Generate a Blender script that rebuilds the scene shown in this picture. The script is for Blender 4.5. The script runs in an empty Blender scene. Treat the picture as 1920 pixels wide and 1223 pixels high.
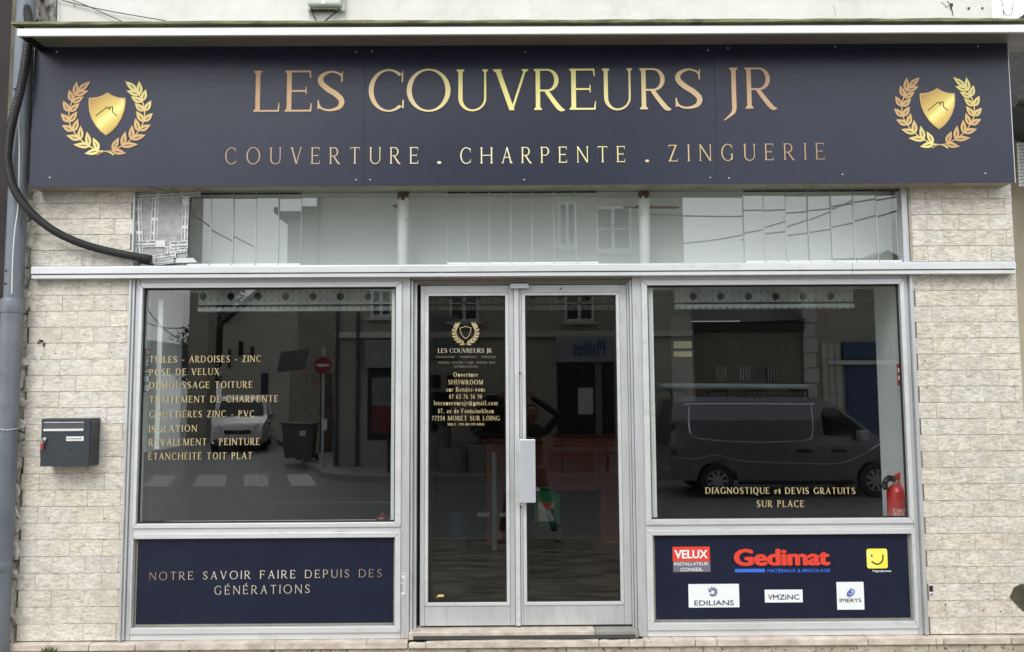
import bpy, bmesh, math, random
from mathutils import Vector, Matrix, noise
from mathutils.geometry import delaunay_2d_cdt
random.seed(7)
S = bpy.context.scene
COL = S.collection
R = math.radians
# ---------------------------------------------------------------- camera
CAM_D, CAM_Z = 5.1, 2.0
FPX = 1487.73                       # focal length in photo pixels (1920 wide)
MR = Matrix(((0.99997184, 0.00488757, 0.00569461), (-0.00442702, 0.99692344, -0.07825633), (-0.00605957, 0.07822891, 0.99691701)))
cd = bpy.data.cameras.new('camera'); cam = bpy.data.objects.new('camera', cd); COL.objects.link(cam)
cd.sensor_width = 36; cd.sensor_fit = 'HORIZONTAL'; cd.lens = 36 * FPX / 1920; cd.clip_start = 0.02; cd.clip_end = 2000
right, fwd, up = (MR @ Vector((1, 0, 0))), (MR @ Vector((0, 1, 0))), (MR @ Vector((0, 0, 1)))
cam.matrix_world = Matrix(((right.x, up.x, -fwd.x, 0), (right.y, up.y, -fwd.y, -CAM_D), (right.z, up.z, -fwd.z, CAM_Z), (0, 0, 0, 1)))
S.camera = cam
# ---------------------------------------------------------------- world, sun, exposure
SUN_EL, SUN_AZ = 48, 200            # sun behind the viewer and a little to the left, veiled by cloud
w = bpy.data.worlds.new('World'); S.world = w; w.use_nodes = True
nt = w.node_tree; nt.nodes.clear()
sky = nt.nodes.new('ShaderNodeTexSky'); sky.sky_type = 'NISHITA'; sky.sun_disc = False
sky.sun_elevation = R(SUN_EL); sky.sun_rotation = R(SUN_AZ); sky.dust_density = 4; sky.air_density = 1.2
hs = nt.nodes.new('ShaderNodeHueSaturation'); hs.inputs['Saturation'].default_value = 0.12
nz = nt.nodes.new('ShaderNodeTexNoise'); nz.inputs['Scale'].default_value = 1.6; nz.inputs['Detail'].default_value = 5
rp = nt.nodes.new('ShaderNodeValToRGB'); rp.color_ramp.elements[0].color = (7.0, 7.3, 7.7, 1); rp.color_ramp.elements[1].color = (10.5, 10.8, 11.2, 1)
rp.color_ramp.elements[0].position = .3; rp.color_ramp.elements[1].position = .7
mx = nt.nodes.new('ShaderNodeMixRGB'); mx.inputs[0].default_value = 0.75
bg = nt.nodes.new('ShaderNodeBackground'); bg.inputs['Strength'].default_value = 0.12
wo = nt.nodes.new('ShaderNodeOutputWorld'); tc = nt.nodes.new('ShaderNodeTexCoord')
L = nt.links.new
L(sky.outputs[0], hs.inputs['Color']); L(tc.outputs['Generated'], nz.inputs['Vector']); L(nz.outputs[0], rp.inputs[0])
L(hs.outputs[0], mx.inputs[1]); L(rp.outputs[0], mx.inputs[2]); L(mx.outputs[0], bg.inputs['Color']); L(bg.outputs[0], wo.inputs[0])
sd = bpy.data.lights.new('sun', 'SUN'); so = bpy.data.objects.new('sun', sd); COL.objects.link(so)
sd.energy = 0.9; sd.angle = R(25); sd.color = (1, .97, .93)
sdir = Vector((math.sin(R(SUN_AZ)) * math.cos(R(SUN_EL)), math.cos(R(SUN_AZ)) * math.cos(R(SUN_EL)), math.sin(R(SUN_EL))))
so.rotation_euler = (-sdir).to_track_quat('-Z', 'Y').to_euler(); so.location = (0, -6, 12)
vs = S.view_settings; vs.view_transform = 'Standard'; vs.look = 'None'; vs.gamma = 1; vs.use_curve_mapping = False; vs.exposure = 0.80
S.cycles.use_denoising = True; S.cycles.max_bounces = 8; S.cycles.transparent_max_bounces = 16
S.cycles.caustics_reflective = False; S.cycles.caustics_refractive = False
try: S.cycles.denoising_prefilter = 'ACCURATE'
except Exception: pass

# ---------------------------------------------------------------- placement helpers (facade plane is y = 0, street is -y)
def ray(px, py):
    d = MR @ Vector(((px - 960) / FPX, 1, -(py - 611.5) / FPX))
    return d.x / d.y, d.z / d.y
def P(px, py, Y=0.):                 # point of the place on the plane y = Y
    u, v = ray(px, py); t = Y + CAM_D
    return u * t, CAM_Z + v * t
def PX(px, py, Y=0.): return P(px, py, Y)[0]
def PZ(px, py, Y=0.): return P(px, py, Y)[1]
def MI(px, py, Lg):                  # point across the street (y = -Lg) that the shop glass mirrors
    u, v = ray(px, py); t = Lg + CAM_D + .04
    return u * t, CAM_Z + v * t

# ---------------------------------------------------------------- mesh helpers
class MB:
    def __init__(s): s.v = []; s.f = []
    def add(s, vs, fs):
        o = len(s.v); s.v += [tuple(p) for p in vs]; s.f += [tuple(i + o for i in f) for f in fs]; return s
    def box(s, x0, x1, y0, y1, z0, z1):
        v = [(x, y, z) for x in (x0, x1) for y in (y0, y1) for z in (z0, z1)]
        return s.add(v, [(0, 1, 3, 2), (4, 6, 7, 5), (0, 4, 5, 1), (2, 3, 7, 6), (0, 2, 6, 4), (1, 5, 7, 3)])
    def prism(s, pts, y0, y1):       # polygon in x,z pushed from y0 (front) to y1
        a = sum(pts[i][0] * pts[(i + 1) % len(pts)][1] - pts[(i + 1) % len(pts)][0] * pts[i][1] for i in range(len(pts)))
        if a < 0: pts = pts[::-1]
        n = len(pts)
        v = [(x, y0, z) for x, z in pts] + [(x, y1, z) for x, z in pts]
        return s.add(v, [tuple(range(n)), tuple(range(2 * n - 1, n - 1, -1))] + [(i, i + n, (i + 1) % n + n, (i + 1) % n) for i in range(n)])
    def plate(s, pts, y):
        a = sum(pts[i][0] * pts[(i + 1) % len(pts)][1] - pts[(i + 1) % len(pts)][0] * pts[i][1] for i in range(len(pts)))
        if a < 0: pts = pts[::-1]
        return s.add([(x, y, z) for x, z in pts], [tuple(range(len(pts)))])
    def lathe(s, c, prof, n=24, axis='z', cap=True):   # prof: list of (radius, height)
        vs = []
        for r, h in prof:
            for i in range(n):
                a = 2 * math.pi * i / n; q = (r * math.cos(a), r * math.sin(a), h)
                if axis == 'y': q = (q[0], h, -q[1])
                if axis == 'x': q = (h, q[0], q[1])
                vs.append((c[0] + q[0], c[1] + q[1], c[2] + q[2]))
        fs = [(k * n + i, k * n + (i + 1) % n, (k + 1) * n + (i + 1) % n, (k + 1) * n + i) for k in range(len(prof) - 1) for i in range(n)]
        if cap: fs += [tuple(range(n - 1, -1, -1)), tuple(range((len(prof) - 1) * n, len(prof) * n))]
        return s.add(vs, fs)
    def tube(s, pts, r, n=8, rib=None):
        pts = [Vector(p) for p in pts]; rings = []; N = Vector((.3, .2, .9)).normalized()
        for i, p in enumerate(pts):
            t = (pts[min(i + 1, len(pts) - 1)] - pts[max(i - 1, 0)]).normalized()
            a = t.cross(N)
            if a.length < 1e-3: a = t.cross(Vector((1, 0, 0)))
            a.normalize(); b = t.cross(a)
            rr = r[i] if isinstance(r, (list, tuple)) else r
            if rib and i % 2: rr *= rib
            rings.append([p + (a * math.cos(2 * math.pi * k / n) + b * math.sin(2 * math.pi * k / n)) * rr for k in range(n)])
        v = [q for g in rings for q in g]; m = len(rings)
        fs = [(i * n + k, i * n + (k + 1) % n, (i + 1) * n + (k + 1) % n, (i + 1) * n + k) for i in range(m - 1) for k in range(n)]
        fs += [tuple(range(n - 1, -1, -1)), tuple(range((m - 1) * n, m * n))]
        return s.add(v, fs)
    def mesh(s, name):
        me = bpy.data.meshes.new(name); me.from_pydata(s.v, [], s.f); me.update(); return me
    def build(s, name, mat, parent=None, bevel=0, smooth=False, fix=True):
        kd = name in ('lettering', 'leaf_vein', 'small_hole', 'tape_lettering', 'black_mark', 'laurel_branch', 'logo_stroke', 'shop_sign_lettering', 'fascia_lettering', 'zebra_stripe')
        me = s.mesh(name)
        if fix:
            b = bmesh.new(); b.from_mesh(me); bmesh.ops.recalc_face_normals(b, faces=b.faces); b.to_mesh(me); b.free()
        o = link(name, me, mat, parent, bevel, smooth)
        if kd and parent: o['kind'] = 'stuff'      # letters and marks too small to pick apart one by one
        return o
def link(name, me, mat, parent=None, bevel=0, smooth=False):
    o = bpy.data.objects.new(name, me); COL.objects.link(o)
    if mat and not me.materials: me.materials.append(mat)
    if smooth:
        for p in me.polygons: p.use_smooth = True
        me.set_sharp_from_angle(angle=R(38))
    if bevel:
        m = o.modifiers.new('bevel', 'BEVEL'); m.width = bevel; m.segments = 2; m.limit_method = 'ANGLE'; m.angle_limit = R(40); m.harden_normals = False
    if parent: put(o, parent)
    return o
def put(o, parent):
    o.parent = parent
    o.location = Vector(o.location) - worldloc(parent)
def worldloc(o):
    l = Vector(o.location)
    while o.parent: o = o.parent; l += Vector(o.location)
    return l
def thing(name, label, cat, loc=(0, 0, 0), group=None):
    o = bpy.data.objects.new(name, None); COL.objects.link(o); o.location = loc; o.empty_display_size = .1
    return tag(o, label, cat, group)
def tag(o, label, cat, group=None):
    o['label'] = label; o['category'] = cat
    if group: o['group'] = group
    return o
def struct(o): o['kind'] = 'structure'; return o
def stuff(o): o['kind'] = 'stuff'; return o
def cpy(o, parent, loc):
    c = o.copy(); COL.objects.link(c); c.parent = parent; c.location = Vector(loc) - worldloc(parent); return c
def spline(pts, n=8):                # Catmull-Rom through points of any dimension
    out = []; m = len(pts)
    for i in range(m - 1):
        p0, p1, p2, p3 = pts[max(i - 1, 0)], pts[i], pts[i + 1], pts[min(i + 2, m - 1)]
        for k in range(n):
            t = k / n
            out.append(tuple(.5 * (2 * b + (c - a) * t + (2 * a - 5 * b + 4 * c - d) * t * t + (3 * b - a - 3 * c + d) * t ** 3) for a, b, c, d in zip(p0, p1, p2, p3)))
    out.append(tuple(pts[-1])); return out

# ---------------------------------------------------------------- materials
def mat(name, col, rough=.6, metal=0., col2=None, scale=(8, 8, 8), detail=6, lo=.35, hi=.65, bump=0., bscale=None, spec=.5, coord='Position', objrand=0., distort=0., coat=0., dirt=None, dscale=3., dlo=.55, dhi=.75, dmap=None):
    m = bpy.data.materials.new(name); m.use_nodes = True; t = m.node_tree; b = t.nodes['Principled BSDF']; Lk = t.links.new
    b.inputs['Roughness'].default_value = rough; b.inputs['Metallic'].default_value = metal
    b.inputs['Specular IOR Level'].default_value = spec; b.inputs['Coat Weight'].default_value = coat
    b.inputs['Base Color'].default_value = (*col, 1)
    if col2 or bump or dirt:
        if coord == 'Position': g = t.nodes.new('ShaderNodeNewGeometry').outputs['Position']
        else: g = t.nodes.new('ShaderNodeTexCoord').outputs[coord]
        if objrand:
            oi = t.nodes.new('ShaderNodeObjectInfo'); ma = t.nodes.new('ShaderNodeVectorMath'); ma.operation = 'MULTIPLY_ADD'
            cx = t.nodes.new('ShaderNodeCombineXYZ'); Lk(oi.outputs['Random'], cx.inputs[0]); Lk(oi.outputs['Random'], cx.inputs[1]); Lk(oi.outputs['Random'], cx.inputs[2])
            Lk(cx.outputs[0], ma.inputs[0]); ma.inputs[1].default_value = (objrand,) * 3; Lk(g, ma.inputs[2]); g = ma.outputs[0]
        mp = t.nodes.new('ShaderNodeMapping'); mp.inputs['Scale'].default_value = scale; Lk(g, mp.inputs[0])
        n = t.nodes.new('ShaderNodeTexNoise'); n.inputs['Scale'].default_value = 1; n.inputs['Detail'].default_value = detail; n.inputs['Roughness'].default_value = .65
        n.inputs['Distortion'].default_value = distort; Lk(mp.outputs[0], n.inputs['Vector'])
        last = None
        if col2:
            r = t.nodes.new('ShaderNodeValToRGB'); r.color_ramp.elements[0].position = lo; r.color_ramp.elements[1].position = hi
            r.color_ramp.elements[0].color = (*col, 1); r.color_ramp.elements[1].color = (*col2, 1)
            Lk(n.outputs[0], r.inputs[0]); last = r.outputs[0]; Lk(last, b.inputs['Base Color'])
        if dirt:
            n2 = t.nodes.new('ShaderNodeTexNoise'); n2.inputs['Scale'].default_value = dscale; n2.inputs['Detail'].default_value = 8; n2.inputs['Roughness'].default_value = .7
            if dmap: m2_ = t.nodes.new('ShaderNodeMapping'); m2_.inputs['Scale'].default_value = dmap; Lk(g, m2_.inputs[0]); Lk(m2_.outputs[0], n2.inputs['Vector'])
            else: Lk(g, n2.inputs['Vector'])
            r2 = t.nodes.new('ShaderNodeValToRGB'); r2.color_ramp.elements[0].position = dlo; r2.color_ramp.elements[1].position = dhi
            Lk(n2.outputs[0], r2.inputs[0]); x = t.nodes.new('ShaderNodeMixRGB'); Lk(r2.outputs[0], x.inputs[0])
            if last: Lk(last, x.inputs[1])
            else: x.inputs[1].default_value = (*col, 1)
            x.inputs[2].default_value = (*dirt, 1); last = x.outputs[0]; Lk(last, b.inputs['Base Color'])
        if bump:
            bn = n
            if bscale:
                bn = t.nodes.new('ShaderNodeTexNoise'); bn.inputs['Detail'].default_value = 8; bn.inputs['Scale'].default_value = bscale; Lk(g, bn.inputs['Vector'])
            bp = t.nodes.new('ShaderNodeBump'); bp.inputs['Strength'].default_value = bump; bp.inputs['Distance'].default_value = .01
            Lk(bn.outputs[0], bp.inputs['Height']); Lk(bp.outputs[0], b.inputs['Normal'])
    return m
def glass_mat(name, tint=(1, 1, 1), f0=.043, blur=0.0):
    m = bpy.data.materials.new(name); m.use_nodes = True; t = m.node_tree; t.nodes.clear(); Lk = t.links.new
    o = t.nodes.new('ShaderNodeOutputMaterial'); mi = t.nodes.new('ShaderNodeMixShader'); tr = t.nodes.new('ShaderNodeBsdfTransparent'); gl = t.nodes.new('ShaderNodeBsdfGlossy')
    tr.inputs[0].default_value = (*tint, 1); gl.inputs['Roughness'].default_value = blur
    g = t.nodes.new('ShaderNodeNewGeometry'); dt = t.nodes.new('ShaderNodeVectorMath'); dt.operation = 'DOT_PRODUCT'
    Lk(g.outputs['Incoming'], dt.inputs[0]); Lk(g.outputs['True Normal'], dt.inputs[1])
    def M(op, a, bb=None, clamp=False):
        n = t.nodes.new('ShaderNodeMath'); n.operation = op; n.use_clamp = clamp
        for k, x in enumerate((a, bb)):
            if x is None: continue
            if isinstance(x, (int, float)): n.inputs[k].default_value = x
            else: Lk(x, n.inputs[k])
        return n.outputs[0]
    a = M('ABSOLUTE', dt.outputs['Value']); c = M('SUBTRACT', 1.0, a, True); p5 = M('POWER', c, 5.0); f = M('ADD', M('MULTIPLY', p5, 1 - f0), f0, True)
    Lk(f, mi.inputs[0]); Lk(tr.outputs[0], mi.inputs[1]); Lk(gl.outputs[0], mi.inputs[2]); Lk(mi.outputs[0], o.inputs[0])
    return m
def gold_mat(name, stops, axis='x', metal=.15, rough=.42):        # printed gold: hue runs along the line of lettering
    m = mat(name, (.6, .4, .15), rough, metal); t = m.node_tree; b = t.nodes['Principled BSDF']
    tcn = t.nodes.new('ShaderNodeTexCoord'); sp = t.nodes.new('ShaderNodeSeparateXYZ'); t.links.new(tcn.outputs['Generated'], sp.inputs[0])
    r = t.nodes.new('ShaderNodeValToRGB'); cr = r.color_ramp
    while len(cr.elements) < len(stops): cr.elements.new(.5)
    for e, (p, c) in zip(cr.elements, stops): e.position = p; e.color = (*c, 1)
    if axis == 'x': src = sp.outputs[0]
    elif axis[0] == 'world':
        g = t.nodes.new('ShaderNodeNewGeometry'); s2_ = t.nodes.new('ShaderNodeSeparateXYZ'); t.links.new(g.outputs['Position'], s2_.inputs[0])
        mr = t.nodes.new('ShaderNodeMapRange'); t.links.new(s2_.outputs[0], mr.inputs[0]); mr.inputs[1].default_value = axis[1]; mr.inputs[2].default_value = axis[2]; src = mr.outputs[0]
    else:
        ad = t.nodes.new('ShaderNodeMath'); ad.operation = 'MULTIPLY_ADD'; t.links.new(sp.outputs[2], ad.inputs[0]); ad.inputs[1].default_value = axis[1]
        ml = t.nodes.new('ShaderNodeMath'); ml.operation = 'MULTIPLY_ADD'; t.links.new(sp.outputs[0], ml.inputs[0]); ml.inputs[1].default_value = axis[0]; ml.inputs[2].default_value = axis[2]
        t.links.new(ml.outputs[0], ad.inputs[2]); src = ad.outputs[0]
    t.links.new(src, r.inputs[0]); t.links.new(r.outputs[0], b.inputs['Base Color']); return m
def srgb(r, g, b): 
    f = lambda c: (c / 255 / 12.92) if c / 255 < .04045 else ((c / 255 + .055) / 1.055) ** 2.4
    return (f(r), f(g), f(b))
# ---------------------------------------------------------------- lettering: serif glyphs drawn stroke by stroke
class G:
    def __init__(s, T, t, sf): s.T, s.t, s.s, s.q = T, t, sf, []
    def poly(s, *p): s.q.append([tuple(a) for a in p]); return s
    def rect(s, x0, y0, x1, y1): return s.poly((x0, y0), (x1, y0), (x1, y1), (x0, y1))
    def foot(s, x, w, y, d, l=1, r=1):          # bracketed serif at height y growing in direction d
        e, h = s.s, .028 if s.T < .16 else .035
        return s.poly((x - e * l, y), (x + w + e * r, y), (x + w + e * r, y + d * h), (x + w, y + d * h * 2.6), (x, y + d * h * 2.6), (x - e * l, y + d * h))
    def stem(s, x, y0=0, y1=1, w=None, b=(1, 1), t=(1, 1)):
        w = w or s.T; s.rect(x, y0, x + w, y1)
        if b: s.foot(x, w, y0, 1, *b)
        if t: s.foot(x, w, y1, -1, *t)
        return s
    def arc(s, cx, cy, rx, ry, a0=0, a1=360, T=None, t=None, n=36):
        T = T or s.T; t = t or s.t; k = max(6, int(n * abs(a1 - a0) / 360)); o = []
        for i in range(k + 1):
            a = R(a0 + (a1 - a0) * i / k); o.append(((cx + rx * math.cos(a), cy + ry * math.sin(a)), (cx + (rx - T) * math.cos(a), cy + (ry - t) * math.sin(a))))
        for (p, q), (p2, q2) in zip(o, o[1:]): s.poly(p, p2, q2, q)
        return s
    def path(s, pts, n=7):
        c = spline(pts, n); o = []
        for i, (x, y, w) in enumerate(c):
            a, b = c[max(i - 1, 0)], c[min(i + 1, len(c) - 1)]; dx, dy = b[0] - a[0], b[1] - a[1]; l = math.hypot(dx, dy) or 1
            o.append(((x - dy / l * w / 2, y + dx / l * w / 2), (x + dy / l * w / 2, y - dx / l * w / 2)))
        for (p, q), (p2, q2) in zip(o, o[1:]): s.poly(p, p2, q2, q)
        return s
    def diag(s, x0, y0, x1, y1, w):              # cut level at both ends
        return s.poly((x0 - w / 2, y0), (x0 + w / 2, y0), (x1 + w / 2, y1), (x1 - w / 2, y1))
    def dot(s, x, y, r): return s.poly(*[(x + r * math.cos(a * math.pi / 6), y + r * math.sin(a * math.pi / 6)) for a in range(12)])
def spath(g, w, h, T, t):
    return g.path([(w * .88, h * .76, t * .5), (w * .8, h * .9, t), (w * .5, h * .965, t * 1.1), (w * .2, h * .87, T * .8), (w * .15, h * .72, T), (w * .36, h * .56, T * 1.1), (w * .66, h * .42, T * 1.1), (w * .86, h * .26, T), (w * .78, h * .1, T * .8), (w * .45, h * .03, t * 1.1), (w * .16, h * .09, t), (w * .06, h * .26, t * .5)])
def glyph(ch, T, t, sf):
    g = G(T, t, sf); bold = T > .16
    acc = {'É': 'E', 'È': 'E'}.get(ch); base = acc or ch; e = sf
    def ebar(y, x1, d, k): g.rect(T, y, x1, y + t); g.poly((x1 - t * .9, y + (t if d > 0 else 0)), (x1, y + (t if d > 0 else 0)), (x1 + .01, y + (t if d > 0 else 0) + d * k), (x1 - .012, y + (t if d > 0 else 0) + d * k))
    if base == 'A': w = .78; g.diag(.06, 0, .40, 1, t * 1.2); g.diag(.70, 0, .38, 1, T * 1.05); g.rect(.2, .34, .58, .34 + t); g.foot(.03, .06, 0, 1); g.foot(.64, .12, 0, 1)
    elif base == 'C': w = .82; g.arc(.45, .5, .45, .52, 48, 312); g.poly((.74, .70), (.77, .70), (.775, .99), (.745, .93)); g.poly((.76, .26), (.79, .28), (.79, .06), (.75, .08))
    elif base == 'D': w = .86; g.stem(0, b=(1, 0), t=(1, 0)); g.arc(.36, .5, .48, .5, -90, 90); g.rect(0, 0, .36, t); g.rect(0, 1 - t, .36, 1)
    elif base in 'EF': 
        w = .62; g.stem(0, b=(1, 0) if base == 'E' else (1, 1), t=(1, 0)); g.rect(0, 1 - t, T, 1); ebar(1 - t, .56, -1, .14)
        g.rect(T, .48, .46, .48 + t); g.poly((.44, .42), (.465, .42), (.465, .6), (.44, .6))
        if base == 'E': ebar(0, .58, 1, .16)
    elif base == 'G': w = .88; g.arc(.45, .5, .45, .52, 48, 325); g.poly((.74, .70), (.77, .70), (.775, .99), (.745, .93)); g.rect(.70, .06, .70 + T, .42); g.foot(.70, T, .42, -1)
    elif base == 'H': w = .84; g.stem(0); g.stem(.84 - T); g.rect(T, .48, .84 - T, .48 + t)
    elif base == 'I': w = T; g.stem(0)
    elif base == 'J': w = .30; g.stem(.12, .1, 1, b=None); g.path([(.12 + T / 2, .14, T), (.12 + T * .4, -.05, T * .9), (.06, -.17, T * .5), (-.08, -.28, .02)])
    elif base == 'L': w = .6; g.stem(0, b=(1, 0)); ebar(0, .57, 1, .17)
    elif base == 'M': w = 1.0; g.stem(.04, w=t * 1.2); g.stem(.96 - T); g.diag(.12 + (T - t) / 2, 1, .48, 0, T * 1.05); g.diag(.9, 1, .5, 0, t * 1.3)
    elif base == 'N': w = .82; g.stem(.03, w=t * 1.2, b=(1, 1), t=(1, 0)); g.stem(.79 - t, w=t * 1.2, b=None, t=(1, 1)); g.diag(.05, 1, .77, 0, T * 1.2)
    elif base in 'OQ':
        w = 1.0 if not bold else .9; g.arc(w / 2, .5, w / 2, .525, T=T * 1.02)
        if base == 'Q': g.path([(w * .45, .05, t), (w * .65, -.08, T * .9), (w * .95, -.2, t)])
    elif base in 'PR':
        w = .62 if base == 'P' else .72; g.stem(0, t=(1, 0)); g.arc(.3, .725, .29, .275, -90, 90); g.rect(T, 1 - t, .3, 1); g.rect(T, .45, .32, .45 + t)
        if base == 'R': g.path([(.27, .47, T * .9), (.44, .24, T * 1.0), (.62, .03, T * 1.0), (.74, .0, .03)], 5)
    elif base == 'S': w = .6; spath(g, w, 1, T, t); g.poly((.5, .72), (.53, .72), (.54, .98), (.51, .94)); g.poly((.03, .27), (.055, .28), (.07, .07), (.03, .05))
    elif base == 'T': w = .74; g.stem(.37 - T / 2, t=None); g.rect(0.02, 1 - t, .72, 1); g.poly((.02, 1), (.045, 1), (.035, .84), (.015, .84)); g.poly((.70, 1), (.72, 1), (.725, .84), (.705, .84))
    elif base == 'U': w = .78; g.stem(0.02, .3, 1, b=None); g.stem(.76 - t * 1.2, .3, 1, w=t * 1.2, b=None); g.arc(.39, .3, .37, .32, 180, 270, T=T); g.arc(.39, .3, .37, .32, 270, 360, T=t * 1.2)
    elif base == 'V': w = .8; g.diag(.08, 1, .42, 0, T * 1.1); g.diag(.74, 1, .42, 0, t * 1.2); g.foot(.02, .12, 1, -1); g.foot(.7, .06, 1, -1)
    elif base == 'W': w = 1.1; g.diag(.08, 1, .36, 0, T); g.diag(.6, 1, .36, 0, t * 1.1); g.diag(.52, 1, .78, 0, T); g.diag(1.04, 1, .78, 0, t * 1.1); g.foot(.02, .12, 1, -1); g.foot(1.0, .06, 1, -1)
    elif base == 'X': w = .76; g.diag(.1, 1, .66, 0, T * 1.1); g.diag(.66, 1, .08, 0, t * 1.2); g.foot(.03, .12, 1, -1); g.foot(.62, .07, 1, -1); g.foot(.03, .07, 0, 1); g.foot(.6, .12, 0, 1)
    elif base == 'Z': w = .68; g.rect(.04, 1 - t, .64, 1); g.rect(.02, 0, .66, t); g.diag(.1, 0, .56, 1, T * 1.15); g.poly((.04, 1), (.065, 1), (.055, .84), (.035, .84)); g.poly((.64, 0), (.665, 0), (.675, .17), (.65, .17))
    elif base == 'o': w = .5; g.arc(.25, .33, .25, .345, T=T * .9)
    elif base == 'e': w = .46; g.arc(.24, .33, .24, .345, 0, 318, T=T * .9); g.rect(.1, .34, .46, .34 + t)
    elif base == 'c': w = .44; g.arc(.24, .33, .24, .345, 45, 315, T=T * .9); g.dot(.38, .52, .06)
    elif base == 'a': w = .5; g.path([(.06, .5, .09), (.14, .62, t), (.28, .64, t), (.36, .5, T * .85), (.36, .12, T * .85), (.5, .04, t)]); g.path([(.36, .36, t), (.14, .28, T * .6), (.08, .14, T * .8), (.2, .04, t), (.36, .14, t)])
    elif base == 'b': w = .56; g.rect(.04, 0, .04 + T * .85, 1); g.foot(.04, T * .5, 1, -1, 1, 0); g.arc(.3, .33, .25, .345, -140, 140, T=T * .9)
    elif base == 'd': w = .56; g.stem(.5 - T * .85, 0, 1, w=T * .85, b=(0, 1), t=(1, 0)); g.arc(.25, .33, .25, .345, 40, 320, T=T * .9)
    elif base == 'g': w = .5; g.arc(.22, .42, .2, .25, T=T * .7); g.path([(.12, .2, t), (.1, .08, T * .6), (.3, .02, T * .7), (.44, -.06, T * .6), (.36, -.2, t), (.14, -.2, t), (.06, -.08, t)]); g.rect(.34, .58, .5, .65)
    elif base in 'ij': 
        w = .28; g.dot(.14, .88, T * .5)
        if base == 'i': g.stem(.14 - T * .42, 0, .66, w=T * .85, t=(1, 0))
        else: g.path([(.15, .66, T * .85), (.15, .1, T * .85), (.12, -.14, T * .7), (-.02, -.22, t)]); g.foot(.1, T * .5, .66, -1, 1, 0)
    elif base == 'l': w = .28; g.stem(.14 - T * .42, 0, 1, w=T * .85, t=(1, 0))
    elif base in 'nm':
        k = 1 if base == 'n' else 2; w = .2 + .36 * k; g.stem(.04, 0, .66, w=T * .85, t=(1, 0))
        for i in range(k):
            x = .04 + .36 * i; g.stem(x + .36, 0, .45, w=T * .85, t=None); g.path([(x + .1, .5, t), (x + .22, .63, t * 1.5), (x + .36, .6, T * .7), (x + .36 + T * .42, .42, T * .85)])
    elif base == 'r': w = .42; g.stem(.04, 0, .66, w=T * .85, t=(1, 0)); g.path([(.14, .48, t), (.24, .62, t * 1.6), (.36, .64, T * .6)]); g.dot(.35, .56, .07)
    elif base == 's': w = .38; spath(g, .38, .68, T * .75, t)
    elif base == 't': w = .34; g.path([(.14, .85, t), (.15, .6, T * .85), (.15, .15, T * .85), (.22, .03, t * 1.5), (.33, .1, t)]); g.rect(.02, .6, .32, .66)
    elif base == 'u': w = .56; g.path([(.04 + T * .4, .66, T * .85), (.04 + T * .4, .2, T * .85), (.2, .04, t * 1.6), (.4, .14, t)]); g.stem(.42 - T * .2, 0, .66, w=T * .85, b=(0, 1), t=(1, 0)); g.foot(.04, T * .5, .66, -1, 1, 0)
    elif base == 'v': w = .5; g.diag(.1, .66, .27, 0, T); g.diag(.42, .66, .27, 0, t * 1.3); g.foot(.04, .12, .66, -1); g.foot(.39, .05, .66, -1)
    elif base == 'z': w = .44; g.rect(.04, .66 - t, .42, .66); g.rect(.02, 0, .43, t); g.diag(.1, 0, .34, .66, T)
    elif base == '0': w = .5; g.arc(.25, .5, .23, .51, T=T * .85)
    elif base == '1': w = .4; g.stem(.14, 0, 1, t=(1, 0))
    elif base == '2': w = .5; g.path([(.05, .72, t), (.12, .93, t * 1.4), (.28, .96, T * .8), (.39, .75, T), (.3, .45, T * .8), (.06, .1, t)]); g.rect(.04, 0, .46, T * .7)
    elif base == '3': w = .5; g.path([(.06, .78, t), (.15, .95, t * 1.4), (.33, .92, T * .8), (.34, .65, T * .8), (.16, .54, t)]); g.path([(.16, .54, t), (.38, .46, T * .8), (.4, .2, T), (.24, .03, t * 1.4), (.05, .1, t * 1.6)])
    elif base == '4': w = .5; g.rect(.28, 0, .28 + T * .8, 1); g.rect(.02, .24, .48, .24 + t * 1.6); g.diag(.05, .28, .32, 1, t * 1.3)
    elif base == '5': w = .5; g.rect(.1, .82, .44, 1); g.rect(.1, .5, .1 + t, 1); g.path([(.1, .56, t), (.3, .58, T * .8), (.4, .35, T), (.28, .08, T * .7), (.05, .06, t * 1.6)])
    elif base in '69':
        w = .5; a = [(.42, .98, t), (.2, .82, T * .8), (.11, .45, T), (.13, .2, T * .9), (.26, .03, t), (.38, .14, T * .8), (.38, .38, T * .8), (.26, .53, t), (.12, .42, t)]
        if base == '9': a = [(.5 - x, 1 - y, k) for x, y, k in a]
        g.path(a)
    elif base == '7': w = .5; g.rect(.04, 1 - T * .75, .47, 1); g.diag(.16, 0, .42, 1, T * .8)
    elif base == '8': w = .5; g.arc(.25, .74, .19, .25, T=T * .7); g.arc(.25, .27, .22, .28, T=T * .8)
    elif base == '@': w = .95; g.arc(.47, .38, .46, .52, 20, 330, T=t * 1.2, t=t * 1.2); g.arc(.45, .38, .2, .25, T=t * 1.6); g.rect(.62, .2, .62 + t * 1.4, .62); g.rect(.62, .18, .9, .18 + t)
    elif base == '.': w = .24; g.dot(.12, .07, .085)
    elif base == ',': w = .24; g.dot(.12, .07, .085); g.path([(.17, .06, .08), (.13, -.12, .03)])
    elif base == ':': w = .24; g.dot(.12, .1, .08); g.dot(.12, .5, .08)
    elif base == '-': w = .36; g.rect(.03, .28, .33, .28 + max(t * 1.3, .08))
    elif base == "'": w = .2; g.rect(.06, .7, .14, 1)
    else: w = .32
    if acc:
        if ch == 'É': g.poly((.22, 1.08), (.3, 1.08), (.46, 1.26), (.36, 1.28))
        else: g.poly((.3, 1.08), (.38, 1.08), (.28, 1.28), (.18, 1.26))
    return g.q, w
_gc = {}
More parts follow.
